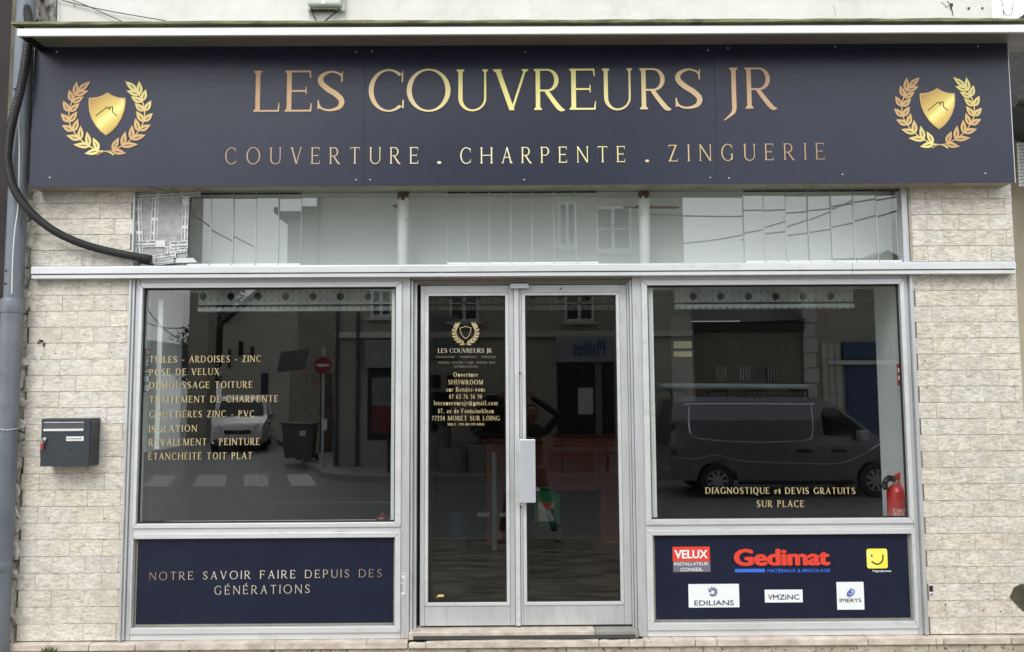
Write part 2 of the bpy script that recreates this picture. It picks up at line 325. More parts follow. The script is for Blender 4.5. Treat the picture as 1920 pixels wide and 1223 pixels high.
def glyph_mesh(ch, style):
    if (ch, style) not in _gc:
        q, w = glyph(ch, *style)
        vs, fs = [], []
        for p in q:
            a = sum(p[i][0] * p[(i + 1) % len(p)][1] - p[(i + 1) % len(p)][0] * p[i][1] for i in range(len(p)))
            if a < 0: p = p[::-1]
            fs.append(list(range(len(vs), len(vs) + len(p)))); vs += [Vector(v) for v in p]
        if vs:
            ov, oe, of, _, _, orf = delaunay_2d_cdt(vs, [], fs, 0, 1e-5)
            _gc[ch, style] = ([tuple(v) for v in ov], [f for f, o in zip(of, orf) if o], w)
        else: _gc[ch, style] = ([], [], w)
    return _gc[ch, style]
LIGHT, LIGHTS, BOLD = (.125, .052, .05), (.105, .055, .045), (.18, .085, .05)
KH = []
def serif(name, txt, x0, x1, z, h, y, m, parent, style=BOLD, z1=None, track=None, space=None, sx=None, split=False):
    """one line of serif lettering from x0 to x1, baseline z (z1 at its right end), cap height h, as one flat mesh"""
    ws = [glyph_mesh(c, style)[2] if c != ' ' else (space or .32) for c in txt]
    tr = track if track is not None else .1
    tot = sum(ws) + tr * (len(txt) - 1)
    k = sx or (x1 - x0) / tot
    b = MB(); x = x0; KH.append((txt[:20], round(k / h, 2)))
    for c, wd in zip(txt, ws):
        if c != ' ':
            v, f, _ = glyph_mesh(c, style)
            zz = z + ((z1 - z) * (x - x0) / (x1 - x0) if z1 is not None else 0)
            if split: MB().add([(x + a * k, y, zz + c2 * h) for a, c2 in v], f).build('letter', m, parent, fix=False)
            else: b.add([(x + a * k, y, zz + c2 * h) for a, c2 in v], f)
        x += (wd + tr) * k
    if split: return
    return b.build(name, m, parent, fix=False)
_fc = {}
def sans(name, txt, x0, x1, z, h, y, m, parent=None, bold=0., rot=0., mirror=False, z1=None, thick=0.):
    if not txt.strip(): return None
    key = txt
    if key not in _fc:
        c = bpy.data.curves.new('t', 'FONT'); c.body = txt; c.resolution_u = 3
        o = bpy.data.objects.new('t', c); COL.objects.link(o); bpy.context.view_layer.update()
        me = o.to_mesh(); v = [(q.co.x, q.co.y) for q in me.vertices]; f = [tuple(p.vertices) for p in me.polygons]; o.to_mesh_clear()
        bpy.data.objects.remove(o); bpy.data.curves.remove(c); _fc[key] = (v, f)
    v, f = _fc[key]; xa, xb = min(a for a, _ in v), max(a for a, _ in v); ya = 0; yb = .73
    b = MB(); hs_ = [(0, 0)] + ([(math.cos(k * math.pi / 4), math.sin(k * math.pi / 4)) for k in range(8)] if bold else [])
    kx = (x1 - x0) / (xb - xa + 2 * bold); kz = h / (yb - ya)
    for n_, (ox, oz) in enumerate(hs_):
        pts = []
        for a, c2 in v:
            u = (a - xa + bold + ox * bold) * kx; q = (c2 - ya + oz * bold * .6) * kz
            if mirror: u = (x1 - x0) - u
            if rot: u, q = u * math.cos(rot) - q * math.sin(rot), u * math.sin(rot) + q * math.cos(rot)
            pts.append((x0 + u, y - .00006 * n_, z + q + ((z1 - z) * u / (x1 - x0) if z1 is not None else 0)))
        b.add(pts, f)
    return b.build(name, m, parent, fix=False)

def fitted(letters, base0, base1, cap0, m, par, y, style):
    """letters placed one by one: (character, left, right) in photo pixels; base0/base1: two points of the baseline"""
    for ch, l, r in letters:
        v, f, _ = glyph_mesh(ch, style); xa, xb = min(a for a, _ in v), max(a for a, _ in v)
        py = base0[1] + (base1[1] - base0[1]) * (l - base0[0]) / (base1[0] - base0[0]); (X0, z), X1 = P(l, py, y), PX(r, py, y); h = PZ(l, py - (base0[1] - cap0), y) - z
        MB().add([(X0 + (a - xa) / (xb - xa) * (X1 - X0), y, z + b * h) for a, b in v], f).build('letter', m, par, fix=False)
# ---------------------------------------------------------------- the materials of the place
M_alu = mat('aluminium', (.50, .52, .53), .42, .35, col2=(.60, .62, .63), scale=(6, 6, 1.2), bump=.03, dirt=(.38, .37, .34), dscale=1, dlo=.52, dhi=.85, dmap=(24, 24, 3.5))
M_alu2 = mat('aluminium_bright', (.62, .64, .65), .36, .3, col2=(.72, .74, .75), scale=(1.2, 6, 6), bump=.03, dirt=(.48, .47, .43), dscale=1, dlo=.54, dhi=.88, dmap=(7, 7, 16))
M_aluD = mat('aluminium_grey', (.22, .215, .20), .5, .25, col2=(.30, .295, .28), scale=(2, 6, 8), bump=.03)
M_white = mat('white_paint', (.70, .72, .70), .5, col2=(.80, .82, .80), scale=(5, 5, 2), bump=.05)
M_whitewall = mat('upper_render', (.66, .65, .60), .85, col2=(.76, .76, .72), scale=(1.5, 1.5, 2.2), detail=8, bump=.25, bscale=28, dirt=(.55, .54, .47), dscale=2.5, dlo=.5, dhi=.8)
M_black = mat('black_rubber', (.012, .012, .012), .7)
M_gap = mat('dark_gap', (.006, .006, .006), .9)
M_beige = mat('beige_strip', (.30, .28, .22), .6, col2=(.40, .38, .32), scale=(3, 8, 8), dirt=(.12, .11, .08), dscale=6, dlo=.55, dhi=.7)
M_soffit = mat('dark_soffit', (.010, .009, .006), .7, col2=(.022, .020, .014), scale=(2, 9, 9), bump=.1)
M_moss = mat('mossy_zinc', (.10, .10, .06), .8, col2=(.24, .26, .12), scale=(5, 20, 40), bump=.5, dirt=(.03, .03, .02), dscale=9)
M_navy = mat('navy_signboard', (.014, .0175, .038), .33, spec=.5, col2=(.018, .022, .045), scale=(2, 2, 2), bump=.012, bscale=3)
M_navy2 = mat('navy_panel', (.009, .012, .030), .32, spec=.3, col2=(.012, .0155, .036), scale=(3, 3, 3), bump=.01, bscale=5)
M_glass = glass_mat('shop_glass', (.95, .97, .96), f0=.078)
M_glassD = glass_mat('door_glass', (.76, .77, .75), f0=.054)
M_glassT = glass_mat('transom_glass', (.93, .95, .94), f0=.095)
M_steel = mat('galvanised_steel', (.42, .45, .46), .4, .5, col2=(.56, .6, .6), scale=(9, 9, 9))
M_concrete = mat('concrete', (.23, .22, .20), .9, col2=(.33, .32, .29), scale=(6, 6, 6), detail=10, bump=.4)
M_asphalt = mat('asphalt', (.19, .195, .20), .38, col2=(.25, .255, .26), scale=(14, 14, 14), detail=10, bump=.12)
M_paint = mat('road_paint', (.55, .55, .53), .7, col2=(.22, .22, .22), scale=(9, 9, 9), lo=.5, hi=.72)
M_sill = mat('marble_sill', (.46, .38, .32), .5, col2=(.68, .62, .54), scale=(9, 9, 20), detail=9, bump=.15, dirt=(.30, .26, .21), dscale=7, dlo=.52, dhi=.8, objrand=9)
def travertine(nm, lift, dirtc):
    m = bpy.data.materials.new(nm); m.use_nodes = True; t = m.node_tree; b = t.nodes['Principled BSDF']; K = t.links.new
    def N(ty, **kw):
        n = t.nodes.new(ty)
        for k, v in kw.items(): n.inputs[k].default_value = v
        return n
    b.inputs['Roughness'].default_value = .62
    g = N('ShaderNodeNewGeometry'); oi = N('ShaderNodeObjectInfo'); cx = N('ShaderNodeCombineXYZ'); K(oi.outputs['Random'], cx.inputs[0]); K(oi.outputs['Random'], cx.inputs[2])
    ma = N('ShaderNodeVectorMath'); ma.operation = 'MULTIPLY_ADD'; K(cx.outputs[0], ma.inputs[0]); ma.inputs[1].default_value = (37, 0, 53); K(g.outputs['Position'], ma.inputs[2])
    mp = N('ShaderNodeMapping'); mp.inputs['Scale'].default_value = (24, 24, 85); K(ma.outputs[0], mp.inputs[0])
    n1 = N('ShaderNodeTexNoise', Scale=1, Detail=9, Roughness=.72, Distortion=.9); K(mp.outputs[0], n1.inputs['Vector'])
    r1 = N('ShaderNodeValToRGB'); e = r1.color_ramp.elements
    e[0].position = .27; e[0].color = lift; e[0].position = .36; e[1].position = .60; e[1].color = (.80, .76, .67, 1) if lift[0] > .4 else (.76, .72, .63, 1); k = e.new(.47); k.color = (.64, .60, .515, 1) if lift[0] > .4 else (.58, .535, .445, 1)
    K(n1.outputs[0], r1.inputs[0])
    # thin dark veins running along the bed
    mp2 = N('ShaderNodeMapping'); mp2.inputs['Scale'].default_value = (18, 18, 70); K(ma.outputs[0], mp2.inputs[0])
    n2 = N('ShaderNodeTexNoise', Scale=1, Detail=5, Roughness=.7, Distortion=2.0); K(mp2.outputs[0], n2.inputs['Vector'])
    r2 = N('ShaderNodeValToRGB'); e = r2.color_ramp.elements; e[0].position = .475; e[0].color = (0, 0, 0, 1); e[1].position = .525; e[1].color = (0, 0, 0, 1); k = e.new(.5); k.color = (.95, .95, .95, 1)
    K(n2.outputs[0], r2.inputs[0])
    n4 = N('ShaderNodeTexNoise', Scale=14, Detail=4, Roughness=.6); K(ma.outputs[0], n4.inputs['Vector'])
    r4 = N('ShaderNodeValToRGB'); r4.color_ramp.elements[0].position = .45; r4.color_ramp.elements[1].position = .62; K(n4.outputs[0], r4.inputs[0])
    vm = N('ShaderNodeMath'); vm.operation = 'MULTIPLY'; K(r2.outputs[0], vm.inputs[0]); K(r4.outputs[0], vm.inputs[1])
    mx = N('ShaderNodeMixRGB'); K(vm.outputs[0], mx.inputs[0]); K(r1.outputs[0], mx.inputs[1]); mx.inputs[2].default_value = (.19, .16, .12, 1)
    # tone of each slab
    hv = N('ShaderNodeHueSaturation'); vr = N('ShaderNodeMapRange'); K(oi.outputs['Random'], vr.inputs[0]); vr.inputs[3].default_value = .95; vr.inputs[4].default_value = 1.04; K(vr.outputs[0], hv.inputs['Value'])
    sm = N('ShaderNodeMath'); sm.operation = 'MULTIPLY'; K(oi.outputs['Random'], sm.inputs[0]); sm.inputs[1].default_value = 7.31; sf = N('ShaderNodeMath'); sf.operation = 'FRACT'; K(sm.outputs[0], sf.inputs[0])
    sr = N('ShaderNodeMapRange'); K(sf.outputs[0], sr.inputs[0]); sr.inputs[3].default_value = .7; sr.inputs[4].default_value = 1.15; K(sr.outputs[0], hv.inputs['Saturation']); K(mx.outputs[0], hv.inputs['Color'])
    # rain dirt across slabs
    n3 = N('ShaderNodeTexNoise', Scale=2.2, Detail=9, Roughness=.7); K(g.outputs['Position'], n3.inputs['Vector'])
    r3 = N('ShaderNodeValToRGB'); r3.color_ramp.elements[0].position = .52; r3.color_ramp.elements[1].position = .85; K(n3.outputs[0], r3.inputs[0])
    m3 = N('ShaderNodeMixRGB'); K(r3.outputs[0], m3.inputs[0]); K(hv.outputs[0], m3.inputs[1]); m3.inputs[2].default_value = dirtc; K(m3.outputs[0], b.inputs['Base Color'])
    bp = N('ShaderNodeBump', Strength=.35, Distance=.004); ad = N('ShaderNodeMath'); ad.operation = 'SUBTRACT'; K(n1.outputs[0], ad.inputs[0]); K(vm.outputs[0], ad.inputs[1]); K(ad.outputs[0], bp.inputs['Height']); K(bp.outputs[0], b.inputs['Normal'])
    return m
M_travL = travertine('travertine_washed', (.41, .375, .31, 1), (.50, .45, .36, 1)); M_trav = travertine('travertine', (.37, .33, .26, 1), (.46, .405, .315, 1))
M_lime = mat('pitted_limestone', (.34, .29, .21), .85, col2=(.54, .49, .39), scale=(16, 16, 22), detail=10, bump=.6, dirt=(.07, .06, .045), dscale=34, dlo=.56, dhi=.64)
M_rubble = mat('rubble', (.40, .36, .29), .95, col2=(.74, .71, .64), scale=(13, 13, 10), detail=12, bump=1.0, dirt=(.03, .027, .022), dscale=19, dlo=.57, dhi=.62, objrand=5)
# ---------------------------------------------------------------- the setting: pavement, kerb, road
def slab(name, x0, x1, y0, y1, z0, z1, m): return struct(MB().box(x0, x1, y0, y1, z0, z1).build(name, m))
M_sett = mat('stone_setts', (.03, .026, .018), .55, col2=(.42, .36, .26), scale=(2.2, 7, 2.2), detail=6, lo=.38, hi=.66, bump=1.0)
ground = MB().add([(-300, -300, -.16), (300, -300, -.16), (300, 30, -.16), (-300, 30, -.16)], [(0, 1, 2, 3)]).build('ground', M_asphalt); struct(ground)
slab('pavement', -40, 40, -5.42, .25, -.16, 0, M_sett)
pv = thing('kerb', 'row of pale kerb stones edging the setts in front of the shop', 'kerb', (0, -5.5, -.156))
bk = None
for i in range(24):
    x = -12 + i
    if bk is None: bk = MB().box(-.495, .495, -.06, .08, 0, .17).build('kerb_stone', M_concrete, pv, bevel=.012); bk.location = (x, 0, 0)
    else: cpy(bk, pv, (x, -5.5, -.156))
road = slab('road', -60, 60, -13.4, -5.56, -.159, -.152, M_asphalt)
op = MB().prism([(-4.2, 0), (40, 0), (40, 1), (-4.2, 1)], 0, 1)  # opposite pavement, rounded at the side street
b = MB(); pts = [(40, -13.5), (-2.8, -13.5)] + [(-2.8 + 2.0 * math.cos(R(a)), -15.5 + 2.0 * math.sin(R(a))) for a in range(95, 175, 10)] + [(-6.3, -19), (-14, -40), (-12, -46), (40, -46)]
n = len(pts); b.add([(x, y, -.02) for x, y in pts] + [(x, y, -.16) for x, y in pts], [tuple(range(n)), tuple(range(2 * n - 1, n - 1, -1))] + [(i, i + n, (i + 1) % n + n, (i + 1) % n) for i in range(n)])
struct(b.build('opposite_pavement', M_concrete))
b = MB()
for x0, x1, s in ((-7.07, -6.35, -1.64), (-5.93, -5.35, -1.64), (-4.85, -4.27, -1.64), (-8.2, -7.6, -1.64)):
    b.add([(x0, -12.8, -.148), (x1, -12.8, -.148), (x1 + s * .5, -15.3, -.148), (x0 + s * .5, -15.3, -.148)], [(0, 1, 2, 3)])
b.add([(-11.8, -9.4, -.148), (-9.6, -10.3, -.148), (-9.9, -11.2, -.148), (-12.6, -10.3, -.148)], [(0, 1, 2, 3)])
b.build('zebra_stripe', M_paint, road)
b = MB(); b.add([(-9, -10.3, -.147), (-2.2, -10.1, -.147), (-2.2, -10.2, -.147), (-9, -10.4, -.147)], [(0, 1, 2, 3)]); b.build('gutter_line', M_paint, road)

# ---------------------------------------------------------------- travertine walls, slab by slab
TW, TH, Z0, Z1 = .2062, .10314, .449, 2.718
_tm = {}
def tile_mesh(wd, hg, left):
    k = (round(wd, 3), round(hg, 3), left)
    if k not in _tm:
        g = .0007; c = .0010; d = .02; b = MB(); x0, x1, z0, z1 = g, wd - g, g * 1.8, hg - g * 1.8
        v = [(x0 + c, 0, z0 + c), (x1 - c, 0, z0 + c), (x1 - c, 0, z1 - c), (x0 + c, 0, z1 - c), (x0, c, z0), (x1, c, z0), (x1, c, z1), (x0, c, z1), (x0, d, z0), (x1, d, z0), (x1, d, z1), (x0, d, z1)]
        b.add(v, [(0, 1, 2, 3), (0, 4, 5, 1), (1, 5, 6, 2), (2, 6, 7, 3), (3, 7, 4, 0), (4, 8, 9, 5), (5, 9, 10, 6), (6, 10, 11, 7), (7, 11, 8, 4)])
        me = b.mesh('tile'); me.materials.append(M_travL if left else M_trav); _tm[k] = me
    return _tm[k]
def clad(par, x0, x1, zs, phase):
    for k, (z, h) in enumerate(zs):
        x = phase + (TW / 2 if k % 2 else 0)
        while x > x0: x -= TW
        while x < x1 - .004:
            a, c = max(x, x0), min(x + TW, x1)
            if c - a > .012:
                o = bpy.data.objects.new('tile', tile_mesh(c - a, h, x0 < 0)); COL.objects.link(o); o.parent = par
                o.location = Vector((a, -.012 + random.uniform(-.0012, .0012), z)) - worldloc(par); o.rotation_euler = (random.uniform(-.004, .004), 0, random.uniform(-.0045, .0045))
            x += TW
rows = [(Z0 + i * TH, TH) for i in range(22)]; rows2 = [(2.803 + i * TH, TH) for i in range(5)]
XL0, XL1, XR0, XR1 = -3.083, -2.432, 2.622, 3.292
M_mort = mat('joint_mortar', (.13, .11, .08), .95, col2=(.20, .175, .13), scale=(20, 20, 20))
wl = thing('travertine_wall', 'travertine clad wall with the letterbox, left of the shop window', 'wall', (XL0, 0, .45))
wr = thing('travertine_wall', 'travertine clad wall at the right end of the shopfront, beside the extinguisher window', 'wall', (XR1, 0, .45))
for wv, a, c in ((wl, XL0, XL1), (wr, XR0, XR1)):
    MB().box(a + .002, c - .001, -.0065, .3, .45, 3.4).build('backing', M_mort, wv)
clad(wl, XL0, XL1, rows, PX(95.5, 1180)); clad(wl, XL0, XL1, rows2, PX(130, 365) + TW / 2)
clad(wr, XR0, XR1, rows, PX(1804, 1175)); clad(wr, XR0, XR1, rows2, PX(1763, 370) + TW / 2)
# drilled holes, stains and damage on the cladding
M_pit = mat('dark_pit', (.025, .02, .015), 1)
def blob(par, name, px, py, r, m, y=-.0155, ar=1., n=11, seed=0):
    rd = random.Random(seed + int(px)); x, z = P(px, py)
    b = MB().plate([(x + r * math.cos(2 * math.pi * i / n) * rd.uniform(.55, 1.15), z + ar * r * math.sin(2 * math.pi * i / n) * rd.uniform(.55, 1.15)) for i in range(n)], y)
    return b.build(name, m, par, fix=False)
for px, py in ((94, 971), (198, 971), (94, 1011), (197, 1011), (107, 663), (211, 661)): blob(wl, 'drill_hole', px, py, .0045, M_pit)
for px, py in ((1732, 677), (1769, 669), (1869, 669), (1737, 727), (1898, 725), (1755, 1147), (1788, 1146), (1873, 1146), (1770, 1133)): blob(wr, 'drill_hole', px, py, .005, M_pit)
blob(wl, 'knocked_chip', 80, 640, .018, M_pit, ar=.5); blob(wl, 'knocked_chip', 85, 647, .010, M_pit, ar=1.6, seed=4); blob(wl, 'knocked_chip', 75, 643, .008, M_pit, seed=9)
blob(wl, 'white_patch', 74, 665, .030, mat('lime_patch', (.66, .65, .62), .9), y=-.0148, ar=1.2)
o = blob(wr, 'red_paint_spot', 1841, 1143, .006, mat('red_spot', (.35, .03, .03), .8))
x, z = P(1905, 1122)
b = MB().plate([(x - .05, z + .01), (x - .02, z + .07), (x + .02, z + .09), (x + .12, z + .1), (x + .12, z - .12), (x + .03, z - .075), (x - .01, z - .035)], -.0155)
b.build('missing_slab_patch', mat('exposed_backing', (.05, .045, .03), 1, col2=(.09, .08, .055), scale=(20, 20, 20), bump=.7), wr, fix=False)
st = thing('torn_sticker', 'torn black and white sticker stuck beside the right window frame', 'sticker', (*[P(1743, 1105)[0]], -.017, P(1743, 1105)[1]))
x, z = P(1743, 1110); w1 = mat('sticker_white', (.75, .75, .75), .6)
MB().box(x - .011, x + .013, -.0175, -.0155, z - .022, z + .045).build('backing', w1, st)
MB().box(x - .010, x + .012, -.0195, -.0178, z + .006, z + .043).build('dark_print', M_black, st); MB().plate([(x - .009, z - .012), (x + .011, z - .002), (x + .012, z - .010), (x - .004, z - .02)], -.0185).build('dark_print', M_black, st, fix=False)

# ---------------------------------------------------------------- plinth and sill slabs
pl = thing('stone_plinth', 'pitted limestone base course under the shopfront with marble sill slabs', 'plinth', (0, -.03, 0))
xs = [-3.2, -2.55, -1.93, -1.25, -.62, .02, .35, 1.2, 1.9, 2.6, 3.6]
for a, c in zip(xs, xs[1:]): MB().box(a + .0015, c - .0015, -.045, .28, 0.005, .398).build('base_block', M_lime, pl, bevel=.003)
def sillrun(x0, x1, zt, cuts, yf):
    cs = [x0] + [c for c in cuts if x0 < c < x1] + [x1]
    for a, c in zip(cs, cs[1:]):
        dz = random.uniform(-.0015, .0015); b = MB(); sk = random.uniform(-.006, .006)
        b.add([(a + .001, yf, .402), (c - .001 + sk, yf, .402), (c - .001, yf, zt + dz), (a + .001, yf, zt + dz), (a + .001, .1, .402), (c - .001, .1, .402), (c - .001, .1, zt + dz), (a + .001, .1, zt + dz)], [(0, 1, 2, 3), (5, 4, 7, 6), (3, 2, 6, 7), (4, 5, 1, 0), (0, 3, 7, 4), (1, 5, 6, 2)])
        b.build('sill_slab', M_sill, pl, bevel=.0035)
cl = [PX(p, 1205) for p in (98, 176, 262, 345, 520, 690)]
sillrun(-3.12, -.632, .443, cl, -.062)
cr = [PX(p, 1197) for p in (1216, 1258, 1300, 1340, 1519, 1620, 1746, 1760, 1886)]
sillrun(.83, 3.6, .443, cr, -.062)
# door step: threshold with a dark rail, chipped nosing stones below
MB().box(-.628, .53, -.035, .15, .445, .492).build('threshold_slab', M_sill, pl, bevel=.004)
MB().box(.533, .80, -.03, .15, .445, .490).build('threshold_repair', M_concrete, pl, bevel=.004)
MB().box(-.60, .78, -.044, -.036, .449, .470).build('threshold_rail', mat('rail_dark', (.07, .075, .07), .5, .3), pl)
for a, c, t in ((-.625, -.52, -.009), (-.518, .548, 0), (.551, .735, -.003), (.738, .828, .0)):
    b = MB(); zt = .447 + t; b.prism([(a, .404), (c, .404), (c, zt)] + [(a + (c - a) * (1 - k / 7), zt - random.uniform(0, .005)) for k in range(1, 7)] + [(a, zt - .006)], -.066, -.037); b.build('nosing_stone', M_sill, pl, bevel=.003)

# ---------------------------------------------------------------- aluminium shop windows
def bar(par, name, x0, x1, y0, y1, z0, z1, m=None, bv=.003): return MB().box(x0, x1, y0, y1, z0, z1).build(name, m or M_alu, par, bevel=bv)
def mitre(par, name, X0, X1, Zb, Zt, x0, x1, zb, zt, y0, y1, m, g=.0007, bv=.0022):
    q = [((X0, Zb), (X1, Zb), (x1, zb), (x0, zb)), ((X1, Zb), (X1, Zt), (x1, zt), (x1, zb)), ((X1, Zt), (X0, Zt), (x0, zt), (x1, zt)), ((X0, Zt), (X0, Zb), (x0, zb), (x0, zt))]
    for p in q:
        c = (sum(a for a, _ in p) / 4, sum(b for _, b in p) / 4)
        pp = []
        for i, (a, b_) in enumerate(p):   # pull the mitres apart by a hair so that the joint reads
            o_ = p[(i + 1) % 4] if i % 2 == 0 else p[i - 1]
            dx, dz = o_[0] - a, o_[1] - b_; l = math.hypot(dx, dz); pp.append((a + dx / l * g * 1.5, b_ + dz / l * g * 1.5))
        MB().prism(pp, y0, y1).build(name, m, par, bevel=bv)
def gasket(par, x0, x1, zb, zt, y, t=.009):
    b = MB(); b.box(x0 - .001, x0 + t, y, y + .012, zb, zt); b.box(x1 - t, x1 + .001, y, y + .012, zb, zt); b.box(x0 + t, x1 - t, y, y + .012, zb - .001, zb + t); b.box(x0 + t, x1 - t, y, y + .012, zt - t, zt + .001)
    b.build('gasket', M_black, par)
def pane(par, x0, x1, zb, zt, y, m=None, name='pane', t=.006):
    return MB().box(x0, x1, y, y + t, zb, zt).build(name, m or M_glass, par)
def window(lab, X0, X1, gx0, gx1, gz0, gz1, px0, px1, pz0, pz1, wl_, wr_):
    t = thing('shop_window', lab, 'window', ((X0 + X1) / 2, 0, .445))
    bar(t, 'stile', X0, X0 + wl_, -.004, .07, .445, 2.722); bar(t, 'stile', X1 - wr_, X1, -.004, .07, .445, 2.722)
    bar(t, 'head_rail', X0 + wl_ + .001, X1 - wr_ - .001, -.003, .07, 2.692, 2.722, M_alu2); bar(t, 'bottom_rail', X0 + wl_ + .001, X1 - wr_ - .001, -.003, .07, .445, .486, M_alu2)
    bar(t, 'middle_rail', X0 + wl_ + .001, X1 - wr_ - .001, -.003, .07, 1.102, 1.134, M_alu2)
    mitre(t, 'glazing_bead', X0 + wl_, X1 - wr_, 1.134, 2.692, gx0, gx1, gz0, gz1, -.014, .035, M_alu2)
    mitre(t, 'glazing_bead', X0 + wl_, X1 - wr_, .486, 1.102, px0, px1, pz0, pz1, -.014, .035, M_alu2)
    gasket(t, gx0, gx1, gz0, gz1, .012); pane(t, gx0 + .002, gx1 - .002, gz0 + .002, gz1 - .002, .026)
    bar(t, 'panel_backing', px0 - .005, px1 + .005, .030, .045, pz0 - .005, pz1 + .005, M_gap, 0)
    return t
WL = window('large left shop window above the navy panel, listing roofing services in gold', -2.40, -.632, -2.352, -.722, 1.162, 2.658, -2.363, -.720, .522, 1.069, .028, .052)
WR = window('large right shop window above the panel of partner logos, fire extinguisher behind it', .805, 2.592, .900, 2.536, 1.167, 2.658, .904, 2.540, .528, 1.069, .058, .028)
# cover strips between frame and stone
for lab, a, c in (('thin aluminium cover strip between the left window and the travertine', -2.431, -2.402), ('thin aluminium cover strip between the right window and the travertine', 2.594, 2.621)):
    t = thing('cover_strip', lab, 'metal strip', (a, 0, .45)); bar(t, 'strip', a, a + .013, -.03, .03, .45, 2.722, M_aluD if 0 else M_alu, .002); bar(t, 'strip', a + .014, c, -.018, .03, .45, 2.722, M_alu, .002)
# faceted return at the door sides
for sx, a, c in ((-1, -.630, -.592), (1, .776, .803)):
    t = thing('door_jamb', 'narrow aluminium jamb %s of the double door' % ('left' if sx < 0 else 'right'), 'door jamb', (a, .02, .45))
    w3 = (c - a) / 2
    bar(t, 'jamb_fold', a, a + w3 - .002, (.012 if sx < 0 else .038), .11, .49, 2.70, M_alu, .002); bar(t, 'jamb_fold', a + w3, c, (.038 if sx < 0 else .012), .11, .49, 2.70, M_alu, .002)
dh = thing('door_head', 'stepped grey aluminium head above the double door', 'door head', (.1, .02, 2.68))
bar(dh, 'head_fold', -.628, .802, .004, .1, 2.702, 2.722, M_aluD); bar(dh, 'head_fold', -.60, .788, .022, .1, 2.688, 2.7015, M_aluD); bar(dh, 'head_fold', -.592, .776, .034, .1, 2.676, 2.6875, M_aluD)
bar(dh, 'closer_plate', PX(957, 535, .01), PX(991, 535, .01), .012, .034, PZ(970, 541, .02), PZ(970, 532, .02), M_alu2)
MB().lathe((PX(1052, 541, .02), .028, PZ(1052, 541, .02)), [(.005, 0), (.005, .008)], 12, 'y').build('screw', M_gap, dh)
MB().lathe((PX(1132, 540, .02), .028, PZ(1132, 540, .02)), [(.004, 0), (.004, .008)], 12, 'y').build('screw', M_aluD, dh)
# ---------------------------------------------------------------- double door
Yd = .05
dr = thing('double_door', 'aluminium and glass double entrance door in the middle of the shopfront', 'door', (.09, Yd, .5))
def leaf(x0, x1, gx0, gx1, nm):
    lf = MB().box(x0, gx0 - .022, Yd, Yd + .045, .505, 2.672).build('door_leaf', M_alu, dr, bevel=.003)
    bar(lf, 'stile', gx1 + .022, x1, Yd, Yd + .045, .505, 2.672); bar(lf, 'top_rail', gx0 - .0212, gx1 + .0212, Yd + .0005, Yd + .045, 2.622, 2.672, M_alu2)
    bar(lf, 'kick_rail', gx0 - .0212, gx1 + .0212, Yd + .0005, Yd + .045, .505, .628, M_alu)
    mitre(lf, 'glazing_bead', gx0 - .021, gx1 + .021, .629, 2.621, gx0, gx1, .649, 2.603, Yd - .006, Yd + .03, M_alu2)
    gasket(lf, gx0, gx1, .649, 2.603, Yd + .006, .007)
    return lf
LX0, LX1, LG0, LG1 = PX(788, 860, Yd), PX(965, 860, Yd), PX(803, 860, Yd), PX(949, 860, Yd)
RX0, RX1, RG0, RG1 = PX(975, 860, Yd), PX(1180, 860, Yd), PX(986.5, 860, Yd), PX(1159.5, 860, Yd)
l1 = leaf(LX0, LX1, LG0, LG1, 'l'); l2 = leaf(RX0, RX1, RG0, RG1, 'r')
pane(l1, LG0 + .001, LG1 - .001, .651, 2.601, Yd + .016, M_glassD)
# the right pane sits a touch out of true in its leaf
hw = (RG1 - RG0) / 2 - .001; o = MB().box(-hw, hw, -.003, .003, .651, 2.601).build('pane', M_glassD); o.location = ((RG0 + RG1) / 2, Yd + .02, 0); put(o, l2); o.rotation_euler = (0, 0, R(-.75))
bar(dr, 'astragal', LX1 + .002, RX0 - .002, Yd - .012, Yd + .05, .505, 2.665, M_alu2)
hx0, hx1, hz0, hz1 = PX(974, 880, -.02), PX(1004, 880, -.02), PZ(990, 943, -.02), PZ(990, 824, -.02)
h = MB().box(hx0, hx1, -.024, -.006, hz0, hz1).build('pull_handle', mat('handle_satin', (.66, .69, .74), .28, .5, col2=(.72, .75, .80), scale=(8, 8, 1)), dr, bevel=.004)
bar(dr, 'handle_mount', hx0 + .004, hx0 + .03, -.006, Yd, hz1 - .09, hz1 - .06, M_alu2); bar(dr, 'handle_mount', hx0 + .004, hx0 + .03, -.006, Yd, hz0 + .05, hz0 + .08, M_alu2)
for px, py in ((976, 951), (975, 700)):
    x, z = P(px, py, Yd - .012); MB().plate([(x + .005 * math.cos(a * .63), z + .008 * math.sin(a * .63)) for a in range(10)], Yd - .0135).build('keyhole', M_gap, dr, fix=False)
# ---------------------------------------------------------------- ledge over windows and door
lg = thing('aluminium_ledge', 'long bright aluminium ledge running across the front above the windows and door', 'ledge', (0, 0, 2.72))
xa, xb, xm = PX(59, 505, -.07), PX(1904, 505, -.07), PX(1598, 503, -.07)
for a, c in ((xa, xm - .001), (xm + .001, xb)):
    dy = .0 if a == xa else -.001
    zt, zg, zb = PZ(953, 496.5, -.075), PZ(953, 510, -.075), PZ(953, 518, -.07)
    bar(lg, 'ledge_face', a, c, -.078 + dy, .04, zg + .002, zt, M_alu2, .003)
    bar(lg, 'ledge_lip', a, c, -.070 + dy, .04, zb, zg - .003, M_alu2, .002)
    bar(lg, 'ledge_groove', a + .001, c - .001, -.058, .04, zg - .004, zg + .003, M_gap, 0)
bar(lg, 'ledge_cap', xa, xb, -.07, .04, zt + .0005, zt + .006, M_alu, 0)
